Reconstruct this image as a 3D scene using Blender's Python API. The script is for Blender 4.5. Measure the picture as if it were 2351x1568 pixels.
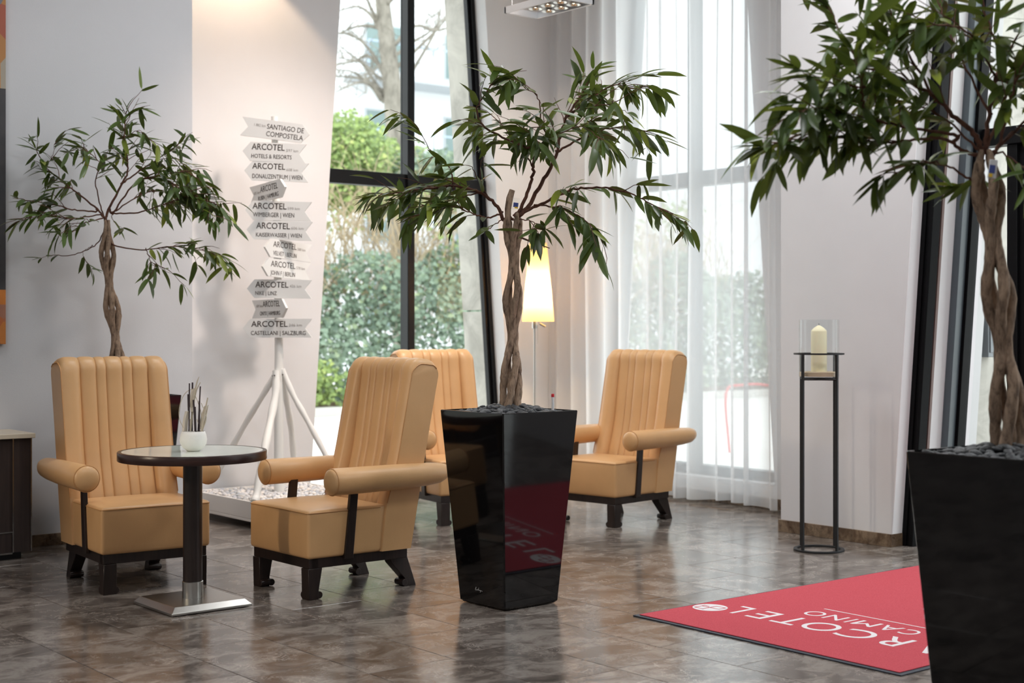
import bpy, bmesh, math, random
from mathutils import Vector, Matrix, noise
PI = math.pi
sc = bpy.context.scene
COL = sc.collection
for o in list(bpy.data.objects):
    bpy.data.objects.remove(o)

# ------------------------------------------------------------------ camera
# world axes run along the floor joints: +x along the entrance-side joints, +y towards the window wall
CAM_Z, FPX, HOR, CX = 1.36, 3300.0, 750.0, 1175.5
TH = math.atan(4075 / 3300)
cd = bpy.data.cameras.new('camera'); cam = bpy.data.objects.new('camera', cd); COL.objects.link(cam)
cam.location = (0, 0, CAM_Z); cam.rotation_euler = (PI / 2, 0, TH - PI / 2)
cd.sensor_width = 36; cd.lens = FPX / 2351 * 36; cd.shift_y = -(784 - HOR) / 2351
cd.dof.use_dof = True; cd.dof.focus_distance = 7.0; cd.dof.aperture_fstop = 2.8
cd.clip_end = 300
sc.camera = cam

# ------------------------------------------------------------------ world, exposure, large lights
sc.view_settings.view_transform = 'Standard'; sc.view_settings.look = 'None'
sc.view_settings.gamma = 1; sc.view_settings.use_curve_mapping = False
sc.view_settings.exposure = 0.0
sc.cycles.sample_clamp_indirect = 6; sc.cycles.caustics_refractive = False; sc.cycles.caustics_reflective = False
sc.cycles.transparent_max_bounces = 20; sc.cycles.max_bounces = 10
w = bpy.data.worlds.new('overcast'); sc.world = w; w.use_nodes = True
bg = w.node_tree.nodes['Background']; bg.inputs[0].default_value = (0.93, 0.97, 1.0, 1); bg.inputs[1].default_value = 3.3

def light(name, kind, loc, energy, color=(1, 1, 1), aim=None, **kw):
    d = bpy.data.lights.new(name, kind); d.energy = energy; d.color = color
    for k, v in kw.items():
        if k == 'portal': d.cycles.is_portal = v
        else: setattr(d, k, v)
    o = bpy.data.objects.new(name, d); COL.objects.link(o); o.location = loc
    if aim is not None:
        o.rotation_euler = (Vector(aim) - Vector(loc)).to_track_quat('-Z', 'Y').to_euler()
    return o
light('window_portal', 'AREA', (6.7, 9.75, 2.3), 1, aim=(6.7, 0, 2.3), shape='RECTANGLE', size=2.1, size_y=4.6, portal=True)
light('curtain_portal', 'AREA', (8.45, 8.06, 2.3), 1, aim=(0, 8.06, 2.3), shape='RECTANGLE', size=2.1, size_y=4.6, portal=True)
light('entrance_portal', 'AREA', (8.15, 4.4, 2.3), 1, aim=(0, 4.4, 2.3), shape='RECTANGLE', size=2.2, size_y=4.6, portal=True)
light('side_portal', 'AREA', (8.15, 1.2, 2.3), 1, aim=(0, 1.2, 2.3), shape='RECTANGLE', size=2.2, size_y=4.6, portal=True)
# soft fill lights added under the ceiling, out of the frame, no fixtures
for x, y, e in ((1.5, 6.6, 26), (4.6, 6.8, 46), (6.3, 5.0, 56), (2.5, 3.0, 70), (6.3, 1.5, 75), (-1.5, 1.0, 45)):
    light('ceiling_fill', 'AREA', (x, y, 4.55), e, (0.96, 0.98, 1.0), shape='SQUARE', size=1.0)
light('wall_spot', 'SPOT', (5.02, 9.12, 4.4), 60, (1, 0.72, 0.48), aim=(5.2, 9.22, 2.2), spot_size=math.radians(88), spot_blend=0.25, shadow_soft_size=0.03)
light('sign_spot', 'SPOT', (6.0, 7.0, 4.5), 390, (1, 0.83, 0.72), aim=(5.2, 9.5, 1.15), spot_size=math.radians(66), spot_blend=0.9, shadow_soft_size=0.14)
light('table_spot', 'SPOT', (-2.6, 7.0, 2.6), 330, (1, 0.83, 0.62), aim=(3.75, 6.4, 0.45), spot_size=math.radians(24), spot_blend=0.7, shadow_soft_size=0.14)

light('pendant_spots', 'SPOT', (6.41, 7.45, 3.52), 60, (1, 0.92, 0.82), aim=(6.6, 7.8, 0), spot_size=math.radians(115), spot_blend=0.8, shadow_soft_size=0.12)
light('corner_fill', 'SPOT', (7.2, 8.2, 4.5), 150, (1, 0.80, 0.60), aim=(7.85, 9.4, 1.6), spot_size=math.radians(60), spot_blend=0.9, shadow_soft_size=0.1)  # added spot without a fixture, warms and brightens the window corner

# ------------------------------------------------------------------ helpers
def lin(r, g, b, a=1.0):
    f = lambda c: (c / 255 / 12.92) if c <= 10.31 else ((c / 255 + 0.055) / 1.055) ** 2.4
    return (f(r), f(g), f(b), a)

SU, CU = math.sin(TH), math.cos(TH)
def at(px, py, depth):
    """world point seen at photo position (px, py) at this depth along the view"""
    X = (px - CX) / FPX * depth
    return Vector((X * SU + depth * CU, -X * CU + depth * SU, CAM_Z + (HOR - py) / FPX * depth))
def project(p):
    X = p[0] * SU - p[1] * CU; Y = p[0] * CU + p[1] * SU
    return CX + FPX * X / Y, HOR - FPX * (p[2] - CAM_Z) / Y, Y

class MB:
    def __init__(s): s.v = []; s.f = []; s.mi = []
    def add(s, vs, fs, m=0):
        n = len(s.v); s.v.extend([tuple(v) for v in vs]); s.f.extend([tuple(i + n for i in f) for f in fs]); s.mi.extend([m] * len(fs)); return s
    def box(s, x0, x1, y0, y1, z0, z1, M=None, m=0):
        vs = [Vector(p) for p in ((x0, y0, z0), (x1, y0, z0), (x1, y1, z0), (x0, y1, z0), (x0, y0, z1), (x1, y0, z1), (x1, y1, z1), (x0, y1, z1))]
        if M is not None: vs = [M @ v for v in vs]
        return s.add(vs, [(3, 2, 1, 0), (4, 5, 6, 7), (0, 1, 5, 4), (1, 2, 6, 5), (2, 3, 7, 6), (3, 0, 4, 7)], m)
    def prism(s, poly, axis, a, b, m=0):
        """poly: list of 2-d points; extruded along axis from a to b (axis x: (y,z), y: (x,z), z: (x,y))"""
        mk = {'x': lambda p, t: (t, p[0], p[1]), 'y': lambda p, t: (p[0], t, p[1]), 'z': lambda p, t: (p[0], p[1], t)}[axis]
        n = len(poly)
        vs = [mk(p, a) for p in poly] + [mk(p, b) for p in poly]
        fs = [tuple(range(n)), tuple(range(2 * n - 1, n - 1, -1))] + [(i, i + n, (i + 1) % n + n, (i + 1) % n) for i in range(n)]
        return s.add(vs, fs, m)
    def tube(s, pts, rad, n=8, m=0, cap=True):
        pts = [Vector(p) for p in pts]
        if not hasattr(rad, '__len__'): rad = [rad] * len(pts)
        k = len(pts); t0 = (pts[1] - pts[0]).normalized()
        u = t0.orthogonal().normalized(); vs = []; 
        for i in range(k):
            t = (pts[min(i + 1, k - 1)] - pts[max(i - 1, 0)]).normalized()
            u = (u - t * u.dot(t)).normalized(); w_ = t.cross(u)
            for j in range(n):
                a = 2 * PI * j / n
                vs.append(pts[i] + (u * math.cos(a) + w_ * math.sin(a)) * rad[i])
        fs = [(i * n + j, i * n + (j + 1) % n, (i + 1) * n + (j + 1) % n, (i + 1) * n + j) for i in range(k - 1) for j in range(n)]
        if cap: fs += [tuple(range(n - 1, -1, -1)), tuple((k - 1) * n + j for j in range(n))]
        return s.add(vs, fs, m)
    def lathe(s, prof, n=32, c=(0, 0, 0), m=0, close=True):
        vs = []
        for r, z in prof:
            for j in range(n):
                a = 2 * PI * j / n; vs.append((c[0] + r * math.cos(a), c[1] + r * math.sin(a), c[2] + z))
        k = len(prof)
        fs = [(i * n + j, i * n + (j + 1) % n, (i + 1) * n + (j + 1) % n, (i + 1) * n + j) for i in range(k - 1) for j in range(n)]
        if close: fs += [tuple(range(n - 1, -1, -1)), tuple((k - 1) * n + j for j in range(n))]
        return s.add(vs, fs, m)
    def rbox(s, c, size, r, n=6, fn=None, m=0):
        """soft rounded box: c centre, size full extents, r edge radius, fn optional deform of the local point"""
        h = [d / 2 for d in size]
        def samp(hh):
            q = min(r, hh * 0.98)
            a = [-hh + q * t for t in (0, 0.08, 0.3, 0.6, 1)]
            mid = [(-hh + q) + (2 * hh - 2 * q) * i / n for i in range(1, n)]
            return a + mid + [-x for x in reversed(a)]
        S = [samp(x) for x in h]
        for ax in range(3):
            A, B_ = (ax + 1) % 3, (ax + 2) % 3
            for sg in (-1, 1):
                na, nb = len(S[A]), len(S[B_]); vs = []
                for a in S[A]:
                    for b in S[B_]:
                        p = [0, 0, 0]; p[ax] = sg * h[ax]; p[A] = a; p[B_] = b
                        q = [max(-h[i] + r, min(h[i] - r, p[i])) if h[i] > r else 0 for i in range(3)]
                        d = Vector([p[i] - q[i] for i in range(3)])
                        if d.length > 1e-9: p = [q[i] + d.normalized()[i] * r for i in range(3)]
                        v = Vector(p)
                        if fn: v = fn(v)
                        vs.append((v[0] + c[0], v[1] + c[1], v[2] + c[2]))
                fs = []
                for i in range(na - 1):
                    for j in range(nb - 1):
                        f = (i * nb + j, (i + 1) * nb + j, (i + 1) * nb + j + 1, i * nb + j + 1)
                        fs.append(f if sg > 0 else f[::-1])
                s.add(vs, fs, m)
        return s
    def mesh(s, name, mats, smooth=None, weld=False):
        me = bpy.data.meshes.new(name); me.from_pydata(s.v, [], s.f)
        for mt in (mats if isinstance(mats, (list, tuple)) else [mats]): me.materials.append(mt)
        if any(s.mi): me.polygons.foreach_set('material_index', s.mi)
        if weld:
            bm = bmesh.new(); bm.from_mesh(me); bmesh.ops.remove_doubles(bm, verts=bm.verts, dist=1e-5)
            bmesh.ops.recalc_face_normals(bm, faces=bm.faces); bm.to_mesh(me); bm.free()
        elif len(s.f) < 4000:
            bm = bmesh.new(); bm.from_mesh(me); bmesh.ops.recalc_face_normals(bm, faces=bm.faces); bm.to_mesh(me); bm.free()
        if smooth is not None:
            me.polygons.foreach_set('use_smooth', [True] * len(me.polygons))
            if smooth < 179: me.set_sharp_from_angle(angle=math.radians(smooth))
        me.update(); return me
    def build(s, name, mats, parent=None, smooth=None, bevel=0, seg=2, weld=False, loc=None):
        return link(name, s.mesh(name, mats, smooth, weld), parent, bevel, seg, loc)

def link(name, me, parent=None, bevel=0, seg=2, loc=None):
    o = bpy.data.objects.new(name, me); COL.objects.link(o)
    if parent is not None: o.parent = parent
    if loc is not None: o.location = loc
    if bevel:
        b = o.modifiers.new('edge', 'BEVEL'); b.width = bevel; b.segments = seg; b.limit_method = 'ANGLE'; b.angle_limit = math.radians(35)
        b.harden_normals = False
    return o
def tag(o, label=None, cat=None, group=None, kind=None):
    if label: o['label'] = label
    if cat: o['category'] = cat
    if group: o['group'] = group
    if kind: o['kind'] = kind
    return o
def empty(name, loc=(0, 0, 0), rz=0, **kw):
    o = bpy.data.objects.new(name, None); COL.objects.link(o); o.location = loc; o.rotation_euler = (0, 0, rz); o.empty_display_size = 0.05
    return tag(o, **kw)
def copy_tree(o, parent=None):
    c = o.copy(); COL.objects.link(c)
    if parent is not None: c.parent = parent
    for ch in list(o.children): copy_tree(ch, c)
    return c
def smooth_path(pts, per=6):
    P_ = [Vector(p) for p in pts]; P_ = [P_[0] * 2 - P_[1]] + P_ + [P_[-1] * 2 - P_[-2]]; out = []
    for i in range(1, len(P_) - 2):
        a, b, c, d = P_[i - 1:i + 3]
        for k in range(per):
            t = k / per
            out.append(0.5 * ((2 * b) + (c - a) * t + (2 * a - 5 * b + 4 * c - d) * t * t + (3 * b - a - 3 * c + d) * t ** 3))
    out.append(P_[-2]); return out

# ------------------------------------------------------------------ materials
def mat(name, col=(0.8, 0.8, 0.8, 1), rough=0.5, metal=0, spec=0.5, **kw):
    m = bpy.data.materials.new(name); m.use_nodes = True
    b = m.node_tree.nodes['Principled BSDF']
    b.inputs['Base Color'].default_value = col; b.inputs['Roughness'].default_value = rough
    b.inputs['Metallic'].default_value = metal; b.inputs['Specular IOR Level'].default_value = spec
    for k, v in kw.items(): b.inputs[k].default_value = v
    return m
class NT:
    def __init__(s, m): s.m = m; s.t = m.node_tree; s.b = s.t.nodes.get('Principled BSDF'); s.out = s.t.nodes['Material Output']
    def n(s, typ, **kw):
        nd = s.t.nodes.new(typ)
        for k, v in kw.items():
            if k.startswith('i_'): 
                key = k[2:].replace('_', ' ')
                nd.inputs[int(key) if key.isdigit() else key].default_value = v
            else: setattr(nd, k, v)
        return nd
    def l(s, a, b): s.t.links.new(a, b)
    def ramp(s, fac, stops):
        r = s.n('ShaderNodeValToRGB'); e = r.color_ramp.elements
        while len(e) < len(stops): e.new(0.5)
        for el, (p, c) in zip(e, stops): el.position = p; el.color = c
        s.l(fac, r.inputs[0]); return r.outputs[0]
    def coord(s, which='Object', scale=(1, 1, 1), loc=(0, 0, 0), rand=False):
        tc = s.n('ShaderNodeTexCoord'); mp = s.n('ShaderNodeMapping'); mp.inputs['Scale'].default_value = scale; mp.inputs['Location'].default_value = loc
        src = tc.outputs[which]
        if rand:
            oi = s.n('ShaderNodeObjectInfo'); mu = s.n('ShaderNodeMath', operation='MULTIPLY', i_1=137.0); s.l(oi.outputs['Random'], mu.inputs[0])
            ad = s.n('ShaderNodeVectorMath', operation='ADD'); s.l(src, ad.inputs[0]); s.l(mu.outputs[0], ad.inputs[1]); src = ad.outputs[0]
        s.l(src, mp.inputs['Vector']); return mp.outputs[0]
    def noise(s, vec, scale, detail=4, rough=0.55, dist=0.0):
        nd = s.n('ShaderNodeTexNoise'); nd.inputs['Scale'].default_value = scale; nd.inputs['Detail'].default_value = detail
        nd.inputs['Roughness'].default_value = rough; nd.inputs['Distortion'].default_value = dist
        if vec is not None: s.l(vec, nd.inputs['Vector'])
        return nd.outputs[0]
    def bump(s, h, strength=0.2, dist=0.01):
        b = s.n('ShaderNodeBump'); b.inputs['Strength'].default_value = strength; b.inputs['Distance'].default_value = dist
        s.l(h, b.inputs['Height']); s.l(b.outputs[0], s.b.inputs['Normal'])
    def mix(s, fac, a, b, blend='MIX'):
        x = s.n('ShaderNodeMix', data_type='RGBA', blend_type=blend)
        for i, v in ((0, fac), (6, a), (7, b)):
            if hasattr(v, 'is_linked') or hasattr(v, 'links'): s.l(v, x.inputs[i])
            else: x.inputs[i].default_value = v
        return x.outputs[2]

def plaster(name, col):
    m = mat(name, col, 0.85, spec=0.25); t = NT(m); c = t.coord()
    n = t.noise(c, 3.0, 5); t.l(t.ramp(n, [(0.3, tuple(x * 0.965 for x in col[:3]) + (1,)), (0.7, col)]), t.b.inputs['Base Color'])
    t.bump(t.noise(c, 160, 3), 0.12, 0.004); return m
M = {}
M['wall'] = plaster('wall_paint', lin(221, 220, 221))
M['wall_grey'] = plaster('wall_paint_grey', lin(204, 205, 208))
M['ceiling'] = plaster('ceiling_paint', lin(235, 232, 228))
M['reveal_lit'] = plaster('reveal_lit_paint', lin(244, 244, 246))  # whiter than the walls, light from the door is put into the colour

def stone(name, dark, mid, light_, sc_=1.0, rough=0.17):
    m = mat(name, mid, rough, spec=0.5); t = NT(m)
    c = t.coord('Object', (2.8 * sc_, 3.6 * sc_, 3 * sc_), rand=True)
    a = t.noise(c, 1.7, 10, 0.68, 0.5)
    base = t.ramp(a, [(0.30, dark), (0.47, mid), (0.60, light_), (0.74, mid)])
    c2 = t.coord('Object', (7 * sc_, 6 * sc_, 6 * sc_), rand=True)
    v = t.noise(c2, 1.6, 6, 0.66, 1.2)
    vein = t.ramp(v, [(0.48, (0, 0, 0, 1)), (0.5, (1, 1, 1, 1)), (0.52, (0, 0, 0, 1))])
    v2 = t.noise(t.coord('Object', (1, 1, 1), rand=True), 5.0, 2)
    gate = t.ramp(v2, [(0.5, (0, 0, 0, 1)), (0.66, (0.7, 0.7, 0.7, 1))])
    fac = t.mix(1.0, vein, gate, 'MULTIPLY')
    col = t.mix(fac, base, tuple(min(1, x * 2.0) for x in light_[:3]) + (1,))
    oi = t.n('ShaderNodeObjectInfo')
    tone = t.ramp(oi.outputs['Random'], [(0, (0.86, 0.84, 0.82, 1)), (0.5, (0.98, 0.98, 0.98, 1)), (1, (1.12, 1.11, 1.1, 1))])
    t.l(t.mix(1.0, col, tone, 'MULTIPLY'), t.b.inputs['Base Color'])
    rr = t.ramp(a, [(0.3, (rough * 0.8,) * 3 + (1,)), (0.7, (rough * 1.25,) * 3 + (1,))]); t.l(rr, t.b.inputs['Roughness'])
    t.bump(a, 0.03, 0.01)
    return m
M['tile'] = stone('floor_marble', lin(68, 61, 56), lin(106, 97, 91), lin(142, 134, 127))
M['skirting'] = stone('skirting_marble', lin(62, 48, 36), lin(92, 74, 58), lin(130, 112, 92), 1.6, 0.3)
M['grout'] = mat('grout', lin(38, 34, 32), 0.9)

def leather(name, col):
    m = mat(name, col, 0.36, spec=0.45); t = NT(m); c = t.coord('Object', rand=True)
    n = t.noise(c, 2.6, 4); t.l(t.ramp(n, [(0.3, tuple(x * 0.9 for x in col[:3]) + (1,)), (0.7, tuple(min(1, x * 1.05) for x in col[:3]) + (1,))]), t.b.inputs['Base Color'])
    v = t.n('ShaderNodeTexVoronoi', i_Scale=330.0); t.l(c, v.inputs['Vector'])
    big = t.noise(t.coord('Object', (1, 1, 0.4), rand=True), 9, 3)
    ad = t.n('ShaderNodeMath', operation='MULTIPLY_ADD', i_1=7.0); t.l(big, ad.inputs[0]); t.l(v.outputs[0], ad.inputs[2])
    t.bump(ad.outputs[0], 0.16, 0.0016); return m
M['leather'] = leather('tan_leather', lin(214, 169, 119))
M['piping'] = mat('piping_leather', lin(192, 142, 90), 0.45)
def wood(name, a, b, rough=0.35, scale=(30, 30, 2)):
    m = mat(name, a, rough); t = NT(m); c = t.coord('Object', scale, rand=True)
    n = t.noise(c, 1.5, 6, 0.6, 0.6); t.l(t.ramp(n, [(0.3, a), (0.7, b)]), t.b.inputs['Base Color']); t.bump(n, 0.08, 0.004); return m
M['wenge'] = wood('dark_stained_wood', lin(26, 18, 17), lin(46, 34, 30))
M['wenge_h'] = wood('dark_veneer_edge', lin(34, 20, 18), lin(66, 42, 36), 0.3, (3, 3, 60))
M['cabinet_wood'] = wood('dark_cabinet_veneer', lin(38, 29, 27), lin(58, 46, 42), 0.4, (28, 28, 1.5))
M['cream'] = mat('cream_laminate', lin(206, 192, 170), 0.35)
M['steel'] = mat('brushed_steel', lin(190, 188, 184), 0.28, 1.0)
t = NT(M['steel']); t.bump(t.noise(t.coord('Object', (200, 3, 200)), 2, 3), 0.05, 0.002)
M['chrome'] = mat('chrome_strip', lin(200, 200, 200), 0.2, 1.0)
M['black_metal'] = mat('black_iron', lin(34, 35, 37), 0.5, 0.3)
M['frame'] = mat('black_window_frame', lin(12, 12, 14), 0.42, spec=0.25)
M['frame_matte'] = mat('black_door_frame', lin(12, 12, 14), 0.6, spec=0.12)
M['frame_grey'] = mat('grey_window_frame', lin(82, 92, 98), 0.35)
M['frame_brown'] = mat('brown_seal', lin(120, 98, 92), 0.5)
M['pot'] = mat('black_gloss_planter', lin(9, 9, 11), 0.05, spec=0.55)
M['pot_in'] = mat('planter_soil', lin(30, 27, 25), 0.9)
M['white_pot'] = mat('white_ceramic', lin(236, 233, 228), 0.55)
t = NT(M['white_pot']); t.bump(t.noise(t.coord(), 60, 3), 0.25, 0.004)
M['white_paint'] = mat('white_paint', lin(232, 231, 227), 0.6)
t = NT(M['white_paint']); t.bump(t.noise(t.coord('Object', (1, 1, 0.3)), 40, 3), 0.2, 0.004)
M['tray'] = mat('tray_lacquer', lin(234, 230, 225), 0.5)
M['sign'] = mat('sign_board_paint', lin(222, 222, 220), 0.7)
M['ink'] = mat('sign_ink', lin(66, 56, 50), 0.8)
M['ink_faint'] = mat('sign_ink_faint', lin(168, 164, 160), 0.8)
M['red'] = mat('red_carpet', lin(200, 78, 90), 0.95, spec=0.1); t = NT(M['red']); c = t.coord()  # lighter and pinker red, pile sheen in daylight is put into the colour
t.l(t.ramp(t.noise(c, 420, 3), [(0.3, lin(186, 70, 80)), (0.7, lin(218, 100, 110))]), t.b.inputs['Base Color']); t.bump(t.noise(c, 500, 2), 0.6, 0.006)
M['mat_white'] = mat('mat_white_pile', lin(226, 220, 222), 0.95, spec=0.1)
M['rubber'] = mat('mat_rubber', lin(58, 62, 72), 0.6)
M['candle'] = mat('ivory_wax', lin(240, 230, 196), 0.5, **{'Subsurface Weight': 0.25, 'Subsurface Radius': (0.02, 0.015, 0.008)})
M['sand'] = mat('beige_sand', lin(206, 184, 156), 0.95)
t = NT(M['sand']); t.bump(t.noise(t.coord(), 300, 2), 0.7, 0.004)
M['wick'] = mat('wick', lin(50, 44, 40), 0.9)
M['twig_dark'] = mat('dark_twig', lin(52, 40, 44), 0.7)
M['twig_pale'] = mat('pale_driftwood', lin(196, 184, 164), 0.8)
M['bark_white'] = mat('pale_bark_curl', lin(214, 204, 190), 0.85)
def glass(name, tint=(1, 1, 1, 1), ior=1.45):
    m = bpy.data.materials.new(name); m.use_nodes = True; t = NT(m); t.t.nodes.remove(t.b)
    tr = t.n('ShaderNodeBsdfTransparent'); tr.inputs[0].default_value = tint
    gl = t.n('ShaderNodeBsdfGlossy'); gl.inputs['Roughness'].default_value = 0.0
    fr = t.n('ShaderNodeFresnel', i_IOR=ior); mx = t.n('ShaderNodeMixShader')
    ge = t.n('ShaderNodeNewGeometry'); om = t.n('ShaderNodeMath', operation='SUBTRACT', i_0=1.0); t.l(ge.outputs['Backfacing'], om.inputs[1])
    mu = t.n('ShaderNodeMath', operation='MULTIPLY'); t.l(fr.outputs[0], mu.inputs[0]); t.l(om.outputs[0], mu.inputs[1])
    t.l(mu.outputs[0], mx.inputs[0]); t.l(tr.outputs[0], mx.inputs[1]); t.l(gl.outputs[0], mx.inputs[2]); t.l(mx.outputs[0], t.out.inputs[0]); return m
M['glass'] = glass('window_glass', (0.97, 0.99, 0.98, 1))
M['clear'] = glass('clear_glass', (0.97, 0.98, 0.98, 1), 1.4)
M['table_glass'] = mat('frosted_table_glass', lin(230, 236, 226), 0.04, spec=0.9)
# sheer fabric: see-through weave, denser where the eye meets a fold edge-on
m = bpy.data.materials.new('sheer_curtain'); m.use_nodes = True; t = NT(m); t.t.nodes.remove(t.b); M['sheer'] = m
tr = t.n('ShaderNodeBsdfTransparent'); df = t.n('ShaderNodeBsdfDiffuse'); df.inputs[0].default_value = (0.86, 0.86, 0.87, 1)
tl = t.n('ShaderNodeBsdfTranslucent'); tl.inputs[0].default_value = (0.86, 0.87, 0.89, 1)
a = t.n('ShaderNodeMixShader'); a.inputs[0].default_value = 0.55; t.l(df.outputs[0], a.inputs[1]); t.l(tl.outputs[0], a.inputs[2])
lw = t.n('ShaderNodeLayerWeight', i_Blend=0.35); mr = t.n('ShaderNodeMapRange'); mr.inputs['To Min'].default_value = 0.62; mr.inputs['To Max'].default_value = 0.95
t.l(lw.outputs['Facing'], mr.inputs[0]); b = t.n('ShaderNodeMixShader'); t.l(mr.outputs[0], b.inputs[0]); t.l(tr.outputs[0], b.inputs[1]); t.l(a.outputs[0], b.inputs[2]); t.l(b.outputs[0], t.out.inputs[0])
# lamp shade glows by the bulb inside it
m = bpy.data.materials.new('lamp_shade_fabric'); m.use_nodes = True; t = NT(m); t.t.nodes.remove(t.b); M['shade'] = m
df = t.n('ShaderNodeBsdfDiffuse'); df.inputs[0].default_value = (0.62, 0.54, 0.38, 1); tl = t.n('ShaderNodeBsdfTranslucent'); tl.inputs[0].default_value = (0.40, 0.29, 0.145, 1)
a = t.n('ShaderNodeMixShader'); a.inputs[0].default_value = 0.6; t.l(df.outputs[0], a.inputs[1]); t.l(tl.outputs[0], a.inputs[2]); t.l(a.outputs[0], t.out.inputs[0])
m = bpy.data.materials.new('halogen_bulb'); m.use_nodes = True; t = NT(m); M['bulb'] = m
t.b.inputs['Emission Color'].default_value = (1, 0.75, 0.45, 1); t.b.inputs['Emission Strength'].default_value = 12
M['alu'] = mat('brushed_aluminium', lin(206, 208, 210), 0.35, 0.6)
M['reflector'] = mat('lamp_reflector', lin(220, 218, 212), 0.12, 0.9)

def leafmat(name, dark, light_, yellow):
    m = mat(name, dark, 0.38, spec=0.5); t = NT(m); oi = t.n('ShaderNodeObjectInfo'); g = t.n('ShaderNodeNewGeometry')
    ad = t.n('ShaderNodeMath', operation='ADD'); t.l(oi.outputs['Random'], ad.inputs[0]); t.l(g.outputs['Random Per Island'], ad.inputs[1])
    fr = t.n('ShaderNodeMath', operation='FRACT'); t.l(ad.outputs[0], fr.inputs[0])
    col = t.ramp(fr.outputs[0], [(0.0, dark), (0.6, light_), (0.9, light_), (1.0, yellow)])
    t.l(col, t.b.inputs['Base Color'])
    tl = t.n('ShaderNodeBsdfTranslucent'); bright = t.mix(0.5, col, yellow); t.l(bright, tl.inputs[0])
    mx = t.n('ShaderNodeMixShader'); mx.inputs[0].default_value = 0.22; t.l(t.b.outputs[0], mx.inputs[1]); t.l(tl.outputs[0], mx.inputs[2]); t.l(mx.outputs[0], t.out.inputs[0]); return m
M['leaf'] = leafmat('fig_leaf', lin(40, 57, 28), lin(74, 97, 42), lin(142, 154, 56))
M['ivy'] = leafmat('ivy_leaf', lin(66, 88, 70), lin(128, 148, 126), lin(150, 164, 124))  # paled and greyed, the outdoor haze is put into the colour
M['bush'] = leafmat('bush_leaf', lin(86, 110, 56), lin(146, 168, 94), lin(184, 194, 116))  # lightened as well, overexposed daylight is part of this colour
def bark(name, a, b, s=1.0):
    m = mat(name, a, 0.8, spec=0.3); t = NT(m); c = t.coord('Object', (42 * s, 42 * s, 16 * s), rand=True)
    n = t.noise(c, 1.2, 6, 0.65, 0.4); t.l(t.ramp(n, [(0.3, a), (0.55, b), (0.75, tuple(x * 1.25 for x in b[:3]) + (1,))]), t.b.inputs['Base Color']); t.bump(n, 0.55, 0.012); return m
M['bark'] = bark('fig_bark', lin(84, 67, 56), lin(166, 142, 121))
M['twig'] = bark('fig_twig', lin(66, 42, 34), lin(104, 70, 56))
M['bark_out'] = bark('outdoor_bark', lin(106, 101, 92), lin(148, 142, 132), 0.15)
M['twig_out'] = mat('bare_hedge_twig', lin(176, 158, 130), 0.9)
def pebble_mat(name, stops):
    m = mat(name, stops[0], 0.45); t = NT(m); oi = t.n('ShaderNodeObjectInfo'); g = t.n('ShaderNodeNewGeometry')
    ad = t.n('ShaderNodeMath', operation='ADD'); t.l(oi.outputs['Random'], ad.inputs[0]); t.l(g.outputs['Random Per Island'], ad.inputs[1])
    fr = t.n('ShaderNodeMath', operation='FRACT'); t.l(ad.outputs[0], fr.inputs[0])
    t.l(t.ramp(fr.outputs[0], [(i / (len(stops) - 1), s_) for i, s_ in enumerate(stops)]), t.b.inputs['Base Color'])
    t.bump(t.noise(t.coord(), 3, 4), 0.2, 0.05); return m
M['pebble_black'] = pebble_mat('black_pebble', [lin(34, 36, 40), lin(62, 64, 68), lin(44, 46, 50), lin(84, 86, 88)])
M['pebble_white'] = pebble_mat('pale_pebble', [lin(238, 228, 218), lin(214, 212, 212), lin(196, 198, 204), lin(242, 236, 228)])
M['concrete'] = mat('pale_concrete', lin(190, 186, 178), 0.85); t = NT(M['concrete']); c = t.coord()
nn = t.noise(c, 2.4, 7, 0.65, 1.2); t.l(t.ramp(nn, [(0.3, lin(160, 156, 148)), (0.5, lin(190, 186, 178)), (0.7, lin(212, 208, 198))]), t.b.inputs['Base Color'])
M['paving'] = mat('pale_paving', lin(214, 212, 208), 0.85)
M['kerb'] = mat('kerb_stone', lin(190, 188, 182), 0.85)
M['soil'] = mat('bank_soil', lin(98, 88, 72), 0.95)
M['facade'] = mat('white_facade', lin(232, 234, 236), 0.8)
M['facade2'] = mat('grey_facade', lin(186, 190, 194), 0.8)
M['far_glass'] = mat('far_window_glass', lin(120, 140, 138), 0.15)
M['rail_blue'] = mat('pale_blue_railing', lin(168, 184, 204), 0.5)
M['box_grey'] = mat('grey_steel_box', lin(120, 124, 128), 0.45, 0.4)
M['red_paint'] = mat('red_metal_paint', lin(206, 66, 58), 0.45)
M['mauve'] = mat('mauve_panel', lin(112, 104, 112), 0.4)
M['gauge'] = mat('gauge_plastic', lin(222, 222, 224), 0.25)
M['gauge_red'] = mat('gauge_red_cap', lin(196, 26, 40), 0.4)
M['tag_blue'] = mat('tag_blue_print', lin(70, 84, 150), 0.5)
M['tag_yellow'] = mat('tag_yellow_print', lin(236, 196, 60), 0.5)
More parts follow.
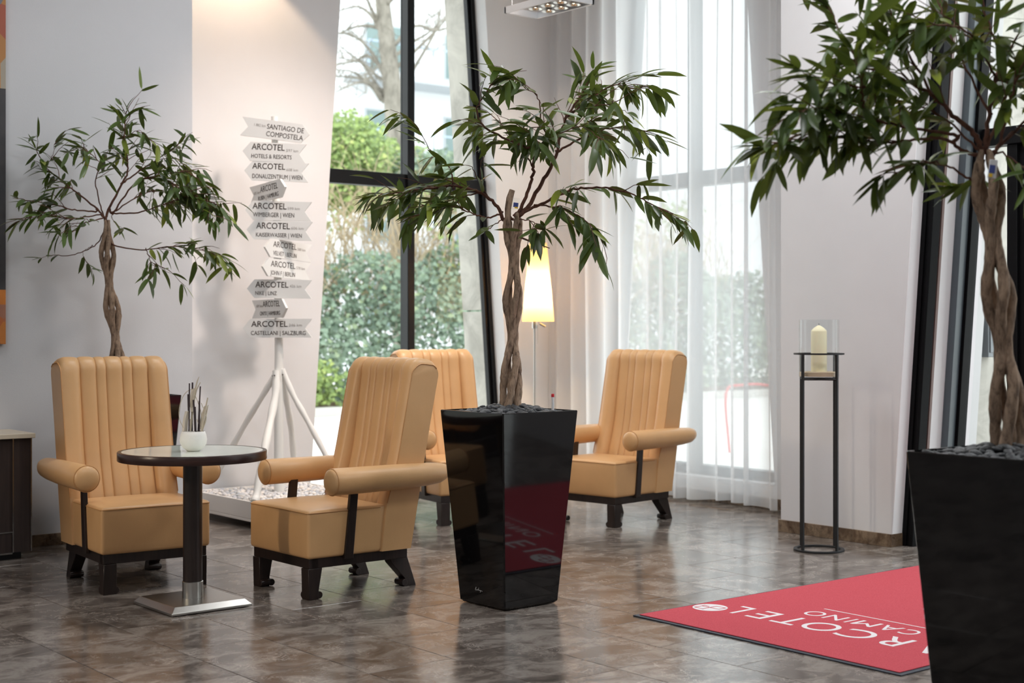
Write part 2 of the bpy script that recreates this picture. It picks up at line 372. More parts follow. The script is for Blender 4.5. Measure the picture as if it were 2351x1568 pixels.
# abstract wall picture
m = mat('painted_canvas', rough=0.6); t = NT(m); M['canvas'] = m
tc = t.n('ShaderNodeTexCoord'); sx = t.n('ShaderNodeSeparateXYZ'); t.l(tc.outputs['Object'], sx.inputs[0])
vo = t.n('ShaderNodeTexVoronoi', i_Scale=4.0); t.l(tc.outputs['Object'], vo.inputs['Vector'])
nz = t.noise(tc.outputs['Object'], 5, 4)
warm = t.ramp(vo.outputs['Color'], [(0, lin(120, 90, 70)), (0.3, lin(190, 130, 60)), (0.55, lin(150, 70, 60)), (0.75, lin(96, 100, 116)), (1, lin(170, 160, 140))])
slate = t.ramp(nz, [(0.3, lin(38, 38, 42)), (0.7, lin(66, 64, 66))])
orange = t.ramp(nz, [(0.3, lin(176, 96, 28)), (0.7, lin(214, 132, 52))])
def gate(z0):
    g = t.n('ShaderNodeMath', operation='GREATER_THAN', i_1=z0); t.l(sx.outputs['Z'], g.inputs[0]); return g.outputs[0]
x1 = t.mix(gate(0.24), t.mix(0.5, warm, orange), orange); x2 = t.mix(gate(0.33), x1, slate); x3 = t.mix(gate(1.55), x2, warm); t.l(x3, t.b.inputs['Base Color'])

# ------------------------------------------------------------------ setting
rnd = random.Random(4)
RH = 4.6                                            # ceiling height
def struct(o): o['kind'] = 'structure'; return o
# floor: slab plus stone tiles in rows along y (row width .405), joints staggered
fl = struct(MB().box(-3.5, 8.55, -4, 10.1, -0.12, -0.004).build('floor', M['grout']))
border = MB().box(-3.5, 1.085, -4, 10.1, -0.1, 0).box(1.085, 8.5, -4, 2.0, -0.1, 0)
border.build('stone_border', M['tile'], fl)
row_joints = {2: [6.35, 5.92], 3: [5.56], 4: [5.77, 5.295, 4.735], 5: [5.585, 5.18, 4.785], 6: [4.63, 4.18, 3.60]}
u0 = 1.895
n_tiles = 0
for k in range(-2, 16):
    x0 = u0 + 0.405 * (k - 1) + 0.405; x1 = min(x0 + 0.405, 8.5)
    if x1 - x0 < 0.05: continue
    js = sorted(row_joints.get(k + 1, []), reverse=True)
    ys = []
    y = (js[0] if js else 6 + rnd.uniform(-0.3, 0.3))
    up = y
    while up < 10: ys.append(up); up += rnd.choice((0.44, 0.5, 0.56, 0.6, 0.62))
    dn = js[-1] if js else y
    ys += js[1:]
    while dn > 2.0:
        dn -= rnd.choice((0.44, 0.5, 0.56, 0.6, 0.62)); ys.append(dn)
    ys = sorted(set(round(q, 3) for q in ys if 2.05 < q < 9.95)); ys = [2.0] + ys + [10.0]
    for a_, b_ in zip(ys[:-1], ys[1:]):
        if n_tiles >= 298: break
        cx, cy = (x0 + x1) / 2, (a_ + b_) / 2; hx, hy = (x1 - x0) / 2 - 0.0014, (b_ - a_) / 2 - 0.0014; c_ = 0.0014
        vs = [(-hx, -hy, -0.02), (hx, -hy, -0.02), (hx, hy, -0.02), (-hx, hy, -0.02), (-hx, -hy, -c_), (hx, -hy, -c_), (hx, hy, -c_), (-hx, hy, -c_),
              (-hx + c_, -hy + c_, 0), (hx - c_, -hy + c_, 0), (hx - c_, hy - c_, 0), (-hx + c_, hy - c_, 0)]
        fs = [(0, 1, 5, 4), (1, 2, 6, 5), (2, 3, 7, 6), (3, 0, 4, 7), (4, 5, 9, 8), (5, 6, 10, 9), (6, 7, 11, 10), (7, 4, 8, 11), (8, 9, 10, 11)]
        o = MB().add(vs, fs).build('tile', M['tile'], fl, loc=(cx, cy, 0))
        n_tiles += 1

LE = lambda z: 5.703 + 0.0714 * z                   # slanted edges of the back window opening
RE = lambda z: 7.706 - 0.0736 * z
struct(MB().box(-3.5, 4.357, 8.755, 10.1, 0, RH).build('wall_left', M['wall_grey']))
struct(MB().prism([(4.357, 0), (LE(0), 0), (LE(RH), RH), (4.357, RH)], 'y', 9.5, 9.72)
       .prism([(RE(0), 0), (8.25, 0), (8.25, RH), (RE(RH), RH)], 'y', 9.5, 9.72).build('wall_back', M['wall']))
wo = struct(bpy.data.objects.new('wall_outside', None)); COL.objects.link(wo)
for z0, z1 in ((-0.05, 1.49), (1.505, 3.1), (3.115, 4.9)):
    MB().prism([(RE(z0) - 0.005, z0), (8.6, z0), (8.6, z1), (RE(z1) - 0.005, z1)], 'y', 9.72, 10.06).build('concrete_panel', M['concrete'], wo)
    MB().prism([(3.5, z0), (LE(z0) + 0.005, z0), (LE(z1) + 0.005, z1), (3.5, z1)], 'y', 9.72 if True else 0, 10.06).build('concrete_panel', M['concrete'], wo)
wc, hw = 8.06, lambda z: 0.71 + 0.0735 * (3.84 - z)
struct(MB().prism([(wc + hw(0.185), 0.185), (9.5, 0.185), (9.5, RH), (wc + hw(RH), RH)], 'x', 8.25, 8.55)
       .prism([(6.25, 0.185), (wc - hw(0.185), 0.185), (wc - hw(RH), RH), (6.25, RH)], 'x', 8.25, 8.55)
       .box(8.25, 8.55, 6.25, 9.5, 0, 0.185).build('wall_right', M['wall']))
PE = lambda z: 5.424 - 0.0739 * z                   # slanted edge of the entrance pier
struct(MB().prism([(6.298, 0), (6.298, RH), (PE(RH), RH), (PE(0), 0)], 'x', 7.40, 8.25).build('wall_pier', M['wall']))
struct(MB().prism([(3.3, 0), (1.9, 0), (1.9, RH), (3.45, RH)], 'x', 7.40, 8.25).box(7.4, 8.25, -4, 0.3, 0, RH).build('wall_entrance', M['wall']))
struct(MB().box(-3.5, 8.55, -4.2, -4.0, 0, RH).build('wall_front', M['wall']))
struct(MB().box(-3.7, -3.5, -4.2, 10.1, 0, RH).build('wall_far', M['wall']))
struct(MB().box(-3.7, 8.6, -4.2, 10.1, RH, RH + 0.2).build('ceiling', M['ceiling']))
def base(name, *boxes):
    m_ = MB()
    for b_ in boxes: m_.box(*b_)
    return struct(m_.build(name, M['skirting'], bevel=0.002))
base('baseboard_left', (-3.5, 4.369, 8.743, 8.755, 0, 0.074))
base('baseboard_pier', (7.385, 7.40, 5.409, 6.31, 0, 0.08), (7.40, 7.54, 5.409, 5.424, 0, 0.08))
base('baseboard_right', (8.235, 8.25, 6.3, 9.5, 0, 0.08))

# window_1: slanted black frame, centre mullion, transom, four panes
w1 = struct(empty('window_1', (6.7, 9.7, 0)))
def wpart(name, mb, m_, par=w1, **kw):
    o = mb.build(name, m_, par, **kw); o.location = -Vector(par.location); return o
for nm, f, s_ in (('left', LE, 1), ('right', RE, -1)):
    for d, (ya, yb) in ((0.034, (9.646, 9.72)), (0.062, (9.672, 9.72))):
        wpart('window_frame', MB().prism([(f(0), 0), (f(RH), RH), (f(RH) + s_ * d, RH), (f(0) + s_ * d, 0)], 'y', ya, yb), M['frame'])
wpart('mullion', MB().box(6.694, 6.762, 9.61, 9.72, 0, RH), M['frame'], bevel=0.004)
wpart('transom', MB().prism([(LE(2.49), 2.49), (RE(2.49), 2.49), (RE(2.6), 2.6), (LE(2.6), 2.6)], 'y', 9.63, 9.72), M['frame'], bevel=0.004)
wpart('bottom_rail', MB().prism([(LE(0), 0), (RE(0), 0), (RE(.09), 0.09), (LE(.09), 0.09)], 'y', 9.63, 9.72), M['frame'], bevel=0.004)
for z0, z1 in ((0.09, 2.49), (2.6, RH)):
    wpart('pane', MB().prism([(LE(z0) + .03, z0), (6.694, z0), (6.694, z1), (LE(z1) + .03, z1)], 'y', 9.690, 9.702), M['glass'])
    wpart('pane', MB().prism([(6.762, z0), (RE(z0) - .03, z0), (RE(z1) - .03, z1), (6.762, z1)], 'y', 9.690, 9.702), M['glass'])
# window_2 behind the sheer curtain
w2 = struct(empty('window_2', (8.4, wc, 0)))
for s_ in (-1, 1):
    wpart('window_frame', MB().prism([(wc + s_ * hw(.185), .185), (wc + s_ * hw(RH), RH), (wc + s_ * (hw(RH) - .06), RH), (wc + s_ * (hw(.185) - .06), .185)], 'x', 8.38, 8.48), M['frame_grey'], w2)
wpart('mullion', MB().box(8.37, 8.48, wc - .035, wc + .035, .185, RH), M['frame_grey'], w2, bevel=.004)
wpart('transom', MB().box(8.36, 8.48, wc - hw(2.49), wc + hw(2.49), 2.485, 2.60), M['frame_grey'], w2, bevel=.004)
wpart('bottom_rail', MB().box(8.37, 8.48, wc - hw(.185), wc + hw(.185), .185, .26), M['frame_grey'], w2, bevel=.004)
for z0, z1 in ((.26, 2.485), (2.6, RH)):
    for s_ in (-1, 1):
        wpart('pane', MB().prism([(wc + s_ * .035, z0), (wc + s_ * (hw(z0) - .06), z0), (wc + s_ * (hw(z1) - .06), z1), (wc + s_ * .035, z1)], 'x', 8.42, 8.432), M['glass'], w2)
# door_1: entrance bay right of the pier: slanted inner frame, added lit-toned lining, outer frame, leaf
d1 = struct(empty('door_1', (7.7, 4.4, 0)))
def slant(a0, a1): return [(PE(0) - a0, 0), (PE(RH) - a0, RH), (PE(RH) - a1, RH), (PE(0) - a1, 0)]
wpart('door_frame', MB().prism(slant(0.0, .035), 'x', 7.50, 7.60), M['frame_matte'], d1, bevel=.004)
wpart('door_frame', MB().prism(slant(.035, .058), 'x', 7.515, 7.59), M['frame_matte'], d1, bevel=.003)
wpart('door_frame', MB().prism(slant(.058, .082), 'x', 7.505, 7.585), M['frame_matte'], d1, bevel=.003)
wpart('seal', MB().prism(slant(0.0, .078), 'x', 7.602, 7.625), M['frame_brown'], d1)
wpart('outer_frame', MB().prism(slant(0.0, .055), 'x', 7.85, 7.925), M['frame_grey'], d1, bevel=.003)
wpart('outer_frame', MB().prism(slant(0.0, .075), 'x', 7.927, 8.0), M['frame_matte'], d1, bevel=.003)
wpart('outer_frame', MB().prism(slant(0.0, .02), 'x', 8.0, 8.1), M['frame_matte'], d1, bevel=.003)
struct(MB().prism(slant(0.0, .006), 'x', 7.402, 7.5).prism(slant(0.0, .006), 'x', 7.625, 7.85).build('trim_lit_1', M['reveal_lit']))  # added lining, its whiter colour stands in for daylight from the door
wpart('door_stile', MB().box(8.0, 8.09, 4.93, 5.0, 0, 2.49), M['frame'], d1, bevel=.004)
wpart('transom', MB().box(7.98, 8.1, 3.35, PE(2.5) - .05, 2.49, 2.6), M['frame'], d1, bevel=.004)
wpart('pane', MB().prism([(5.0, 0), (PE(0) - .08, 0), (PE(2.49) - .08, 2.49), (5.0, 2.49)], 'x', 8.045, 8.055), M['glass'], d1)
wpart('pane', MB().prism([(3.4, 2.6), (PE(2.6) - .08, 2.6), (PE(RH) - .08, RH), (3.5, RH)], 'x', 8.045, 8.055), M['glass'], d1)
wpart('door_leaf', MB().box(8.03, 8.06, 3.4, 4.93, 0, .16).box(8.03, 8.06, 3.4, 4.93, 2.36, 2.49).box(8.03, 8.06, 4.87, 4.93, .16, 2.36).box(8.03, 8.06, 3.4, 3.46, .16, 2.36), M['frame'], d1)
wpart('door_pane', MB().box(8.04, 8.05, 3.46, 4.87, .16, 2.36), M['glass'], d1)
wpart('door_panel', MB().box(8.062, 8.072, 4.62, 4.868, 1.12, 2.2), M['mauve'], d1)
d2 = struct(empty('window_3', (8.05, 1.1, 0)))
wpart('window_frame', MB().box(8.0, 8.1, .3, .37, 0, RH).box(8.0, 8.1, 1.83, 1.9, 0, RH).box(8.0, 8.1, .37, 1.83, 2.49, 2.6), M['frame'], d2)
wpart('pane', MB().box(8.045, 8.055, .37, 1.83, 0, 2.49).box(8.045, 8.055, .37, 1.83, 2.6, RH), M['glass'], d2)

# ------------------------------------------------------------------ outdoors
struct(MB().box(-40, 70, -40, 80, -0.3, -0.13).build('ground', M['paving']))
ow = struct(bpy.data.objects.new('wall_porch', None)); COL.objects.link(ow)
for z0, z1 in ((-.13, 1.49), (1.502, 3.0), (3.012, 5)):
    for x0, x1 in ((8.26, 9.3), (9.31, 10.6)):
        MB().box(x0, x1, 5.46, 5.75, z0, z1).build('concrete_panel', M['concrete'], ow)
mbx = empty('letter_box', (8.43, 5.40, 1.16), label='grey steel letter box on the concrete wall outside the entrance', cat='letter box')
MB().box(-.1, .1, -.06, .058, 0, .33).build('case', M['box_grey'], mbx, bevel=.006)
MB().box(-.085, .085, -.068, -.058, .03, .26).build('door', M['box_grey'], mbx, bevel=.003)
struct(MB().box(8.5, 34, 20.4, 20.65, -.13, .02).build('kerb', M['kerb'], bevel=.01))
struct(MB().box(4, 34, 20.65, 24, -.13, .1).build('bank', M['soil']))

def leaf_quads(mb, c, n_dir, size, r):
    d = Vector((r.uniform(-1, 1), r.uniform(-1, 1), r.uniform(-.6, .4))).normalized()
    n_ = (n_dir + Vector((r.uniform(-.7, .7), r.uniform(-.7, .7), r.uniform(-.2, .9)))).normalized()
    x = d.cross(n_).normalized(); d = n_.cross(x)
    s = size
    mb.add([c, c + x * s * .5 + d * s * .35 + n_ * s * .1, c + d * s, c - x * s * .5 + d * s * .35 + n_ * s * .1], [(0, 1, 2), (0, 2, 3)])
def leaf_mass(name, material, n, box, size, seed, fn, label, cat, group=None):
    r = random.Random(seed); mb = MB()
    for i in range(n):
        p = None
        while p is None:
            q = Vector([r.uniform(*b_) for b_ in box]); p = q if fn(q, r) else None
        leaf_quads(mb, p, Vector((-.3, -1, .3)), size * r.uniform(.6, 1.25), r)
    return tag(mb.build(name, material), label, cat, group, 'stuff')
def hill(x): return 2.45 + .35 * math.sin(x * .9) + .25 * math.sin(x * 2.3 + 1)
def ivy_fn(p, r):
    top = hill(p[0]); s = 1 - p[2] / top
    return p[2] < top and abs(p[1] - (21.9 - .9 * s + .25 * math.sin(p[0] * 1.7 + p[2] * 2.1))) < .32
leaf_mass('ivy_hedge', M['ivy'], 24000, ((7.5, 26), (20.5, 22.6), (.05, 3.2)), .105, 1, ivy_fn, 'dense grey-green ivy hedge along the kerb outside the window', 'hedge')
leaf_mass('low_bush', M['bush'], 3000, ((11.0, 14.2), (20.45, 21.6), (.05, 1.25)), .085, 2, lambda p, r: p[2] < 1.05 - .55 * (p[0] - 11.9) ** 2 + .2 * math.sin(p[0] * 4), 'bright yellow-green low bush at the foot of the ivy hedge', 'bush')
def blob(c, rx, rz): return lambda p, r: ((p[0] - c[0]) / rx) ** 2 + ((p[1] - c[1]) / rx) ** 2 + ((p[2] - c[2]) / rz) ** 2 < 1 - .4 * r.random()
cb = at(790, 330, 27.5)
leaf_mass('laurel_bush', M['bush'], 6000, ((cb[0] - 1.3, cb[0] + 1.3), (cb[1] - 1, cb[1] + 1), (3.3, 5.7)), .095, 3, blob((cb[0], cb[1], 4.5), 1.0, 1.05), 'tall light-green leafy bush above the bare hedge, left window pane', 'bush')
cb = at(900, 365, 29)
leaf_mass('privet_bush', M['bush'], 3000, ((cb[0] - 1.5, cb[0] + 1.5), (cb[1] - 1, cb[1] + 1), (3.3, 5.6)), .095, 5, blob((cb[0], cb[1], 4.4), 1.1, .8), 'low green bush at the foot of the bare tree trunk', 'bush')
cb = at(1010, 360, 29)
leaf_mass('pale_bush', M['ivy'], 3200, ((cb[0] - 2.2, cb[0] + 2.2), (cb[1] - 1, cb[1] + 1), (3.3, 5.4)), .095, 6, blob((cb[0], cb[1], 4.3), 1.6, .7), 'pale green bush in the right window pane under the balconies', 'bush')
r = random.Random(8); mb = MB()
for i in range(1500):
    x = r.uniform(9, 24); y = 22.3 + r.uniform(-.5, .6); z = r.uniform(1.0, 3.1)
    p = [Vector((x, y, z))]; d = Vector((r.uniform(-.6, .6), r.uniform(-.3, .3), 1))
    for k in range(5):
        p.append(p[-1] + d.normalized() * r.uniform(.28, .5)); d += Vector((r.uniform(-.5, .5), r.uniform(-.3, .3), r.uniform(-.45, .15)))
    r0 = r.uniform(.006, .016); mb.tube(p, [r0 * (1 - .16 * k) for k in range(6)], 4, cap=False)
tag(mb.build('bare_hedge_twigs', M['twig_out']), 'tangle of bare beige twigs growing above the ivy hedge', 'hedge', kind='stuff')
leaf_mass('hedge_leaves', M['bush'], 2200, ((9, 24), (21.8, 23), (2.0, 4.1)), .1, 9, lambda p, r: noise.noise(p * .9) > .08, 'scattered green leaves among the bare hedge twigs', 'leaves')

# bare tree beyond the hedge
ot = empty('bare_tree', at(945, 860, 32), label='tall bare tree with grey-brown trunk and thin branches outside the window', cat='tree')
ot.location.z = -.13
TO = lambda px, py, dy=0: at(px, py, 32 + dy) - Vector(ot.location)
tr_pts = smooth_path([TO(930, 860), TO(915, 420), TO(908, 300), TO(898, 180), TO(888, 90), TO(878, 0), TO(868, -120), TO(872, -260)])
MB().tube(tr_pts, [.26 - .13 * i / (len(tr_pts) - 1) for i in range(len(tr_pts))], 12).build('trunk', M['bark_out'], ot, smooth=60)
r = random.Random(12)
out_br = [[(888, 70), (850, 60), (815, 62), (770, 80)], [(866, 60), (852, 35), (820, 15), (770, 28)], [(882, 175), (860, 130), (830, 95), (800, 78), (775, 75)], [(885, 165), (845, 128), (815, 140), (770, 150)],
          [(880, 220), (858, 185), (830, 145), (780, 105)], [(884, 185), (862, 172), (832, 145), (776, 132)], [(882, 235), (855, 195), (845, 190), (810, 165), (770, 160)], [(880, 210), (850, 190), (820, 178), (770, 175)], [(875, 230), (850, 195), (820, 190), (770, 212)],
          [(868, 50), (850, 15), (830, -30), (800, -60)], [(880, 20), (920, -20), (980, -60)], [(905, 130), (950, 95), (990, 70), (1060, 0)], [(905, 160), (960, 110), (1010, 60), (1045, 15)], [(910, 230), (955, 150), (1000, 70), (1010, 20)], [(900, 110), (950, 60), (1010, 70), (1060, 40)]]
for b_ in out_br:
    dy = r.uniform(-1.2, 1.2); pts = smooth_path([TO(x, y, dy * i / 3) for i, (x, y) in enumerate(b_)], 4)
    n = len(pts); mb = MB().tube(pts, [.05 * (1 - .75 * i / n) for i in range(n)], 6)
    for q in range(8):
        i = r.randrange(n // 3, n); p = [pts[i]]; d = Vector((r.uniform(-1, 1), r.uniform(-1, 1), r.uniform(-.4, .9)))
        for k in range(4): p.append(p[-1] + d.normalized() * r.uniform(.15, .4)); d += Vector((r.uniform(-.6, .6), r.uniform(-.6, .6), r.uniform(-.5, .5)))
        mb.tube(p, [.013, .01, .008, .006, .004], 4, cap=False)
    mb.build('branch', M['bark_out'], ot, smooth=60)

# buildings across the garden
def building(name, label, x0, x1, y0, y1, h, wall_m, wins, balc):
    b_ = empty(name, (x0, y0, -.13), label=label, cat='building')
    MB().box(0, x1 - x0, 0, y1 - y0, 0, h).build('wall', wall_m, b_)
    MB().box(-.3, x1 - x0 + .3, -.4, y1 - y0, h, h + .3).build('roof', M['facade2'], b_)
    for wx, wz, ww, wh in wins:
        f = MB().box(wx, wx + ww, -.06, .0, wz, wz + wh).build('window', M['facade2'], b_)
        MB().box(wx + .08, wx + ww - .08, -.075, -.06, wz + .08, wz + wh - .08).build('pane', M['far_glass'], f)
    for bx, bz, bw in balc:
        s_ = MB().box(bx, bx + bw, -1.5, 0, bz - .2, bz).build('balcony_slab', M['facade2'], b_)
        mb = MB().box(bx, bx + bw, -1.5, -1.45, bz + 1.0, bz + 1.06)
        for i in range(int(bw / .9) + 1): mb.box(bx + i * .9, bx + i * .9 + .05, -1.5, -1.45, bz, bz + 1.0)
        mb.build('railing', M['rail_blue'], s_)
    return b_
wins = [(1.2 + 3.4 * i, 1.4 + 3.0 * j, 1.7, 1.7) for i in range(5) for j in range(5)]
building('white_apartment_block', 'white apartment block with balconies behind the bare tree', 16, 35, 42, 52, 17, M['facade'], wins, [(10.6, 4.1, 5.4), (10.6, 7.1, 5.4), (10.6, 10.1, 5.4), (0.6, 7.1, 3)])
building('pale_grey_block', 'pale grey apartment block seen faintly through the sheer curtain', 40, 58, 30, 42, 15, M['facade'], [(1.2 + 3.4 * i, 1.4 + 3.0 * j, 1.7, 1.7) for i in range(5) for j in range(4)], [(1, 4.1, 6), (9, 7.1, 6)])
# red bicycle stand outside the curtained window
bs = empty('bicycle_stand', at(1675, 985, 17.0), label='red metal bicycle stand on the paving behind the sheer curtain', cat='bicycle stand'); bs.location.z = -.13
for i in range(3):
    MB().tube(smooth_path([(i * .5, -i * .5, 0), (i * .5 - .03, -i * .5 + .03, .7), (i * .5 + .1, -i * .5 - .1, .8), (i * .5 + .3, -i * .5 - .3, .8), (i * .5 + .4, -i * .5 - .4, .7), (i * .5 + .37, -i * .5 - .37, 0)], 4), .015, 8).build('hoop', M['red_paint'], bs, smooth=60)

# ------------------------------------------------------------------ armchairs
def chair_profile():
    """levels of the backrest: (front point of the channelled face, back point); y is forward"""
    fr, bk = [], []
    zs = [.205, .30, .38, .45, .53, .62, .72, .82, .92, 1.02, 1.10]
    def lerp(tab, z):
        for (a, ya), (b, yb) in zip(tab[:-1], tab[1:]):
            if z <= b: return ya + (yb - ya) * (z - a) / (b - a)
        return tab[-1][1]
    ft = [(.2, -.425), (.43, -.452), (.656, -.522), (.9, -.572), (1.1, -.612)]
    bt = [(.2, -.606), (.52, -.668), (.8, -.722), (1.1, -.785)]
    for z in zs: fr.append((lerp(ft, z), z)); bk.append((lerp(bt, z), z))
    cz, rf, rb = 1.10, .088, .06
    for a in (15, 30, 45, 60, 75, 90):
        a = math.radians(a)
        fr.append((-.612 - rf * .8 * (1 - math.cos(a)), cz + rf * math.sin(a)))
        bk.append((-.785 - .008 * math.sin(a) + rb * .9 * (1 - math.cos(a)), cz + .002 + .08 * math.sin(a)))
    return fr, bk
def channel(x):
    ax = abs(x)
    for a, b, h in ((-.046, .046, .013), (.046, .102, .011), (.102, .192, .013)):
        if a <= (ax if a >= 0 else x) <= b:
            t = ((ax if a >= 0 else x) - a) / (b - a); return h * max(0, 1 - abs(2 * t - 1) ** 2.6) ** .5, -.04
    t = (ax - .192) / (.30 - .192)
    rise = min(1, t / .42); q = (1 - (1 - rise) ** 2) ** .5; return .012 * q - .012 * max(0, (t - .5) / .5) ** 2, -.04 + .04 * q
def backrest_mb():
    fr, bk = chair_profile(); n = len(fr)
    xs = set()
    for a, b, k in ((-.046, .046, 8), (.046, .102, 7), (.102, .192, 8), (.192, .30, 10)):
        for i in range(k + 1): xs.add(round(a + (b - a) * i / k, 5)); xs.add(round(-(a + (b - a) * i / k), 5))
    for c in (.046, .102, .192):
        for e in (-.002, .002): xs.add(round(c + e, 5)); xs.add(round(-c - e, 5))
    xs = sorted(xs); m_ = MB(); path = fr + bk[::-1]; N = len(path); vs = []
    for x in xs:
        ch = channel(x); edge = max(0, (abs(x) - .27) / .03)
        for j, (y, z) in enumerate(path):
            a, b = path[max(j - 1, 0)], path[min(j + 1, N - 1)]
            ty, tz = b[0] - a[0], b[1] - a[1]; L = math.hypot(ty, tz) or 1
            ny, nz = tz / L, -ty / L                       # forward/up normal
            if j < n - 6: wb, wr = 1.0, (1.0 if z < .7 else 1 - .55 * (z - .7) / .4)
            elif j < n: q = (j - (n - 7)) / 6; wb, wr = 1.0 - .35 * q, .45 * (1 - q)
            else: wb, wr = max(0, .65 - .22 * (j - n + 1)), 0
            d = ch[0] * wb + ch[1] * wr
            zz = z + nz * d; yy = y + ny * d
            zz -= .024 * edge ** 2 * max(0, min(1, (z - 1.09) / .08))      # soft upper corners
            vs.append((x * (1 if True else 0), yy, zz))
    K = len(xs)
    fs = [(i * N + j, i * N + j + 1, (i + 1) * N + j + 1, (i + 1) * N + j) for i in range(K - 1) for j in range(N - 1)]
    fs += [((i) * N + N - 1, i * N, (i + 1) * N, (i + 1) * N + N - 1) for i in range(K - 1)]
    for i, flip in ((0, 0), (K - 1, 1)):
        f = tuple(i * N + j for j in range(N)); fs.append(f if not flip else f[::-1])
    m_.add(vs, fs)
    edge_pts = {s_: [vs[(0 if s_ < 0 else K - 1) * N + j] for j in range(3, n + 4)] for s_ in (-1, 1)}
    return m_, edge_pts
def leg_front(s):
    m_ = MB(); x = s * .245
    prof = [(.0, .155), (-.082, .155), (-.062, .045), (-.062, 0), (-.004, 0)]
    m_.prism([(y, z) for y, z in prof], 'x', x - s * .036, x + s * .032)
    pts = [(x - s * .05, -.068, .020), (x + s * .030, -.068, .020)]
    m_.tube(pts, .0185, 10); m_.tube([(x - s * .034, -.06, .020), (x - s * .034, -.006, .020)], .0185, 10)
    return m_
def leg_back(s):
    m_ = MB(); x = s * .22
    m_.prism([(-.49, .205), (-.60, .205), (-.675, 0), (-.605, 0), (-.605, .04), (-.52, .13)], 'x', x - .032, x + .032)
    m_.tube([(x - .037, -.600, .020), (x + .037, -.600, .020)], .0185, 10)
    return m_
def make_chair():
    c = empty('wing_armchair')
    bm_, edges = backrest_mb()
    bk = bm_.build('backrest', M['leather'], c, smooth=38, weld=True)
    for s in (-1, 1):
        MB().tube(smooth_path([(p[0], p[1], p[2]) for p in edges[s]], 3), .0032, 6).build('piping', M['piping'], bk, smooth=60)
    def puff(v):
        k = (1 - (v[0] / .3) ** 2) * (1 - (v[1] / .25) ** 2); v = v.copy()
        if v[2] > .05: v[2] += .012 * max(0, k)
        if v[1] > .2: v[1] += .01 * max(0, (1 - (v[0] / .3) ** 2) * (1 - (v[2] / .13) ** 2))
        return v
    st = MB().rbox((0, -.226, .324), (.585, .47, .24), .018, 8, puff).build('seat', M['leather'], c, smooth=50, weld=True)
    z = .432; x, y0, y1 = .2925, -.42, .0095
    MB().tube([(-x, y0, z), (-x, y1 - .012, z), (-x + .012, y1, z), (0, y1 + .003, z + .002), (x - .012, y1, z), (x, y1 - .012, z), (x, y0, z)], .0028, 6).build('seat_piping', M['piping'], st, smooth=60)
    for s in (-1, 1):
        pr = [(.0, -.03), (.028, -.033), (.05, -.026), (.0655, -.010), (.069, .0)]
        prof = [(0, .022), (.03, .020), (.052, .012), (.064, .003), (.068, -.010), (.0675, -.2), (.065, -.42), (.060, -.58), (.054, -.66), (.042, -.70), (.022, -.722), (0, -.728)]
        vs = []; n = 22
        m_ = MB(); rings = []
        for r_, y in prof[1:-1]:
            rings.append([(s * .33 + r_ * math.cos(2 * PI * j / n), -.10 + y, .585 + r_ * math.sin(2 * PI * j / n) + (.068 - r_) * (.35 if y < -.3 else 0)) for j in range(n)])
        for rg in rings: vs += rg
        k = len(rings); fs = [(i * n + j, (i + 1) * n + j, (i + 1) * n + (j + 1) % n, i * n + (j + 1) % n) for i in range(k - 1) for j in range(n)]
        fs += [tuple(range(n)), tuple((k - 1) * n + j for j in reversed(range(n)))]
        ar = m_.add(vs, fs).build('armrest', M['leather'], c, smooth=60)
        ring = [(s * .33 + .0672 * math.cos(2 * PI * j / 24), -.103, .585 + .0672 * math.sin(2 * PI * j / 24)) for j in range(25)]
        MB().tube(ring, .003, 6, cap=False).build('arm_piping', M['piping'], ar, smooth=60)
        MB().prism([(-.195, .19), (-.247, .19), (-.281, .55), (-.236, .55)], 'x', s * .282, s * .306).build('arm_post', M['wenge'], c, bevel=.003)
    rail = MB()
    rail.box(-.277, .277, -.06, -.006, .155, .207).box(-.25, .25, -.62, -.565, .155, .207)
    for s in (-1, 1): rail.prism([(-.02, .155), (-.60, .155), (-.60, .207), (-.02, .207)], 'x', s * .235, s * .277)
    rail.build('base_rail', M['wenge'], c, bevel=.003)
    for s in (-1, 1):
        leg_front(s).build('leg', M['wenge'], c, smooth=30, bevel=.002, seg=1); leg_back(s).build('leg', M['wenge'], c, smooth=30, bevel=.002, seg=1)
    return c
ch0 = make_chair()
for i, (x, y, rz, lab) in enumerate([
        (3.245, 6.925, 176.0, 'tan leather wing armchair in front of the potted tree by the grey wall'),
        (3.70, 6.455, 90.5, 'tan leather wing armchair side-on between the round table and the black planter'),
        (6.60, 7.37, 97.5, 'tan leather wing armchair standing alone in front of the sheer curtain'),
        (6.06, 7.865, 171.0, 'tan leather wing armchair half hidden behind the black planter, by the window')]):
    o = ch0 if i == 0 else copy_tree(ch0)
    o.location = (x, y, 0); o.rotation_euler = (0, 0, math.radians(rz)); tag(o, lab, 'armchair', 'tan wing armchairs')

# ------------------------------------------------------------------ round table and its pot
tb = empty('round_table', (3.205, 6.435, 0), label='round side table with frosted glass top, dark column and square steel base', cat='table')
b_ = MB(); b_.add([(-.212, -.212, .004), (.212, -.212, .004), (.212, .212, .004), (-.212, .212, .004), (-.212, -.212, .014), (.212, -.212, .014), (.212, .212, .014), (-.212, .212, .014), (-.185, -.185, .04), (.185, -.185, .04), (.185, .185, .04), (-.185, .185, .04)],
       [(3, 2, 1, 0), (0, 1, 5, 4), (1, 2, 6, 5), (2, 3, 7, 6), (3, 0, 4, 7), (4, 5, 9, 8), (5, 6, 10, 9), (6, 7, 11, 10), (7, 4, 8, 11), (8, 9, 10, 11)])
b_.build('base_plate', M['steel'], tb, bevel=.002)
for sx_ in (-1, 1):
    for sy_ in (-1, 1): MB().lathe([(.012, 0), (.012, .006)], 10, (sx_ * .18, sy_ * .18, 0)).build('foot', M['black_metal'], tb)
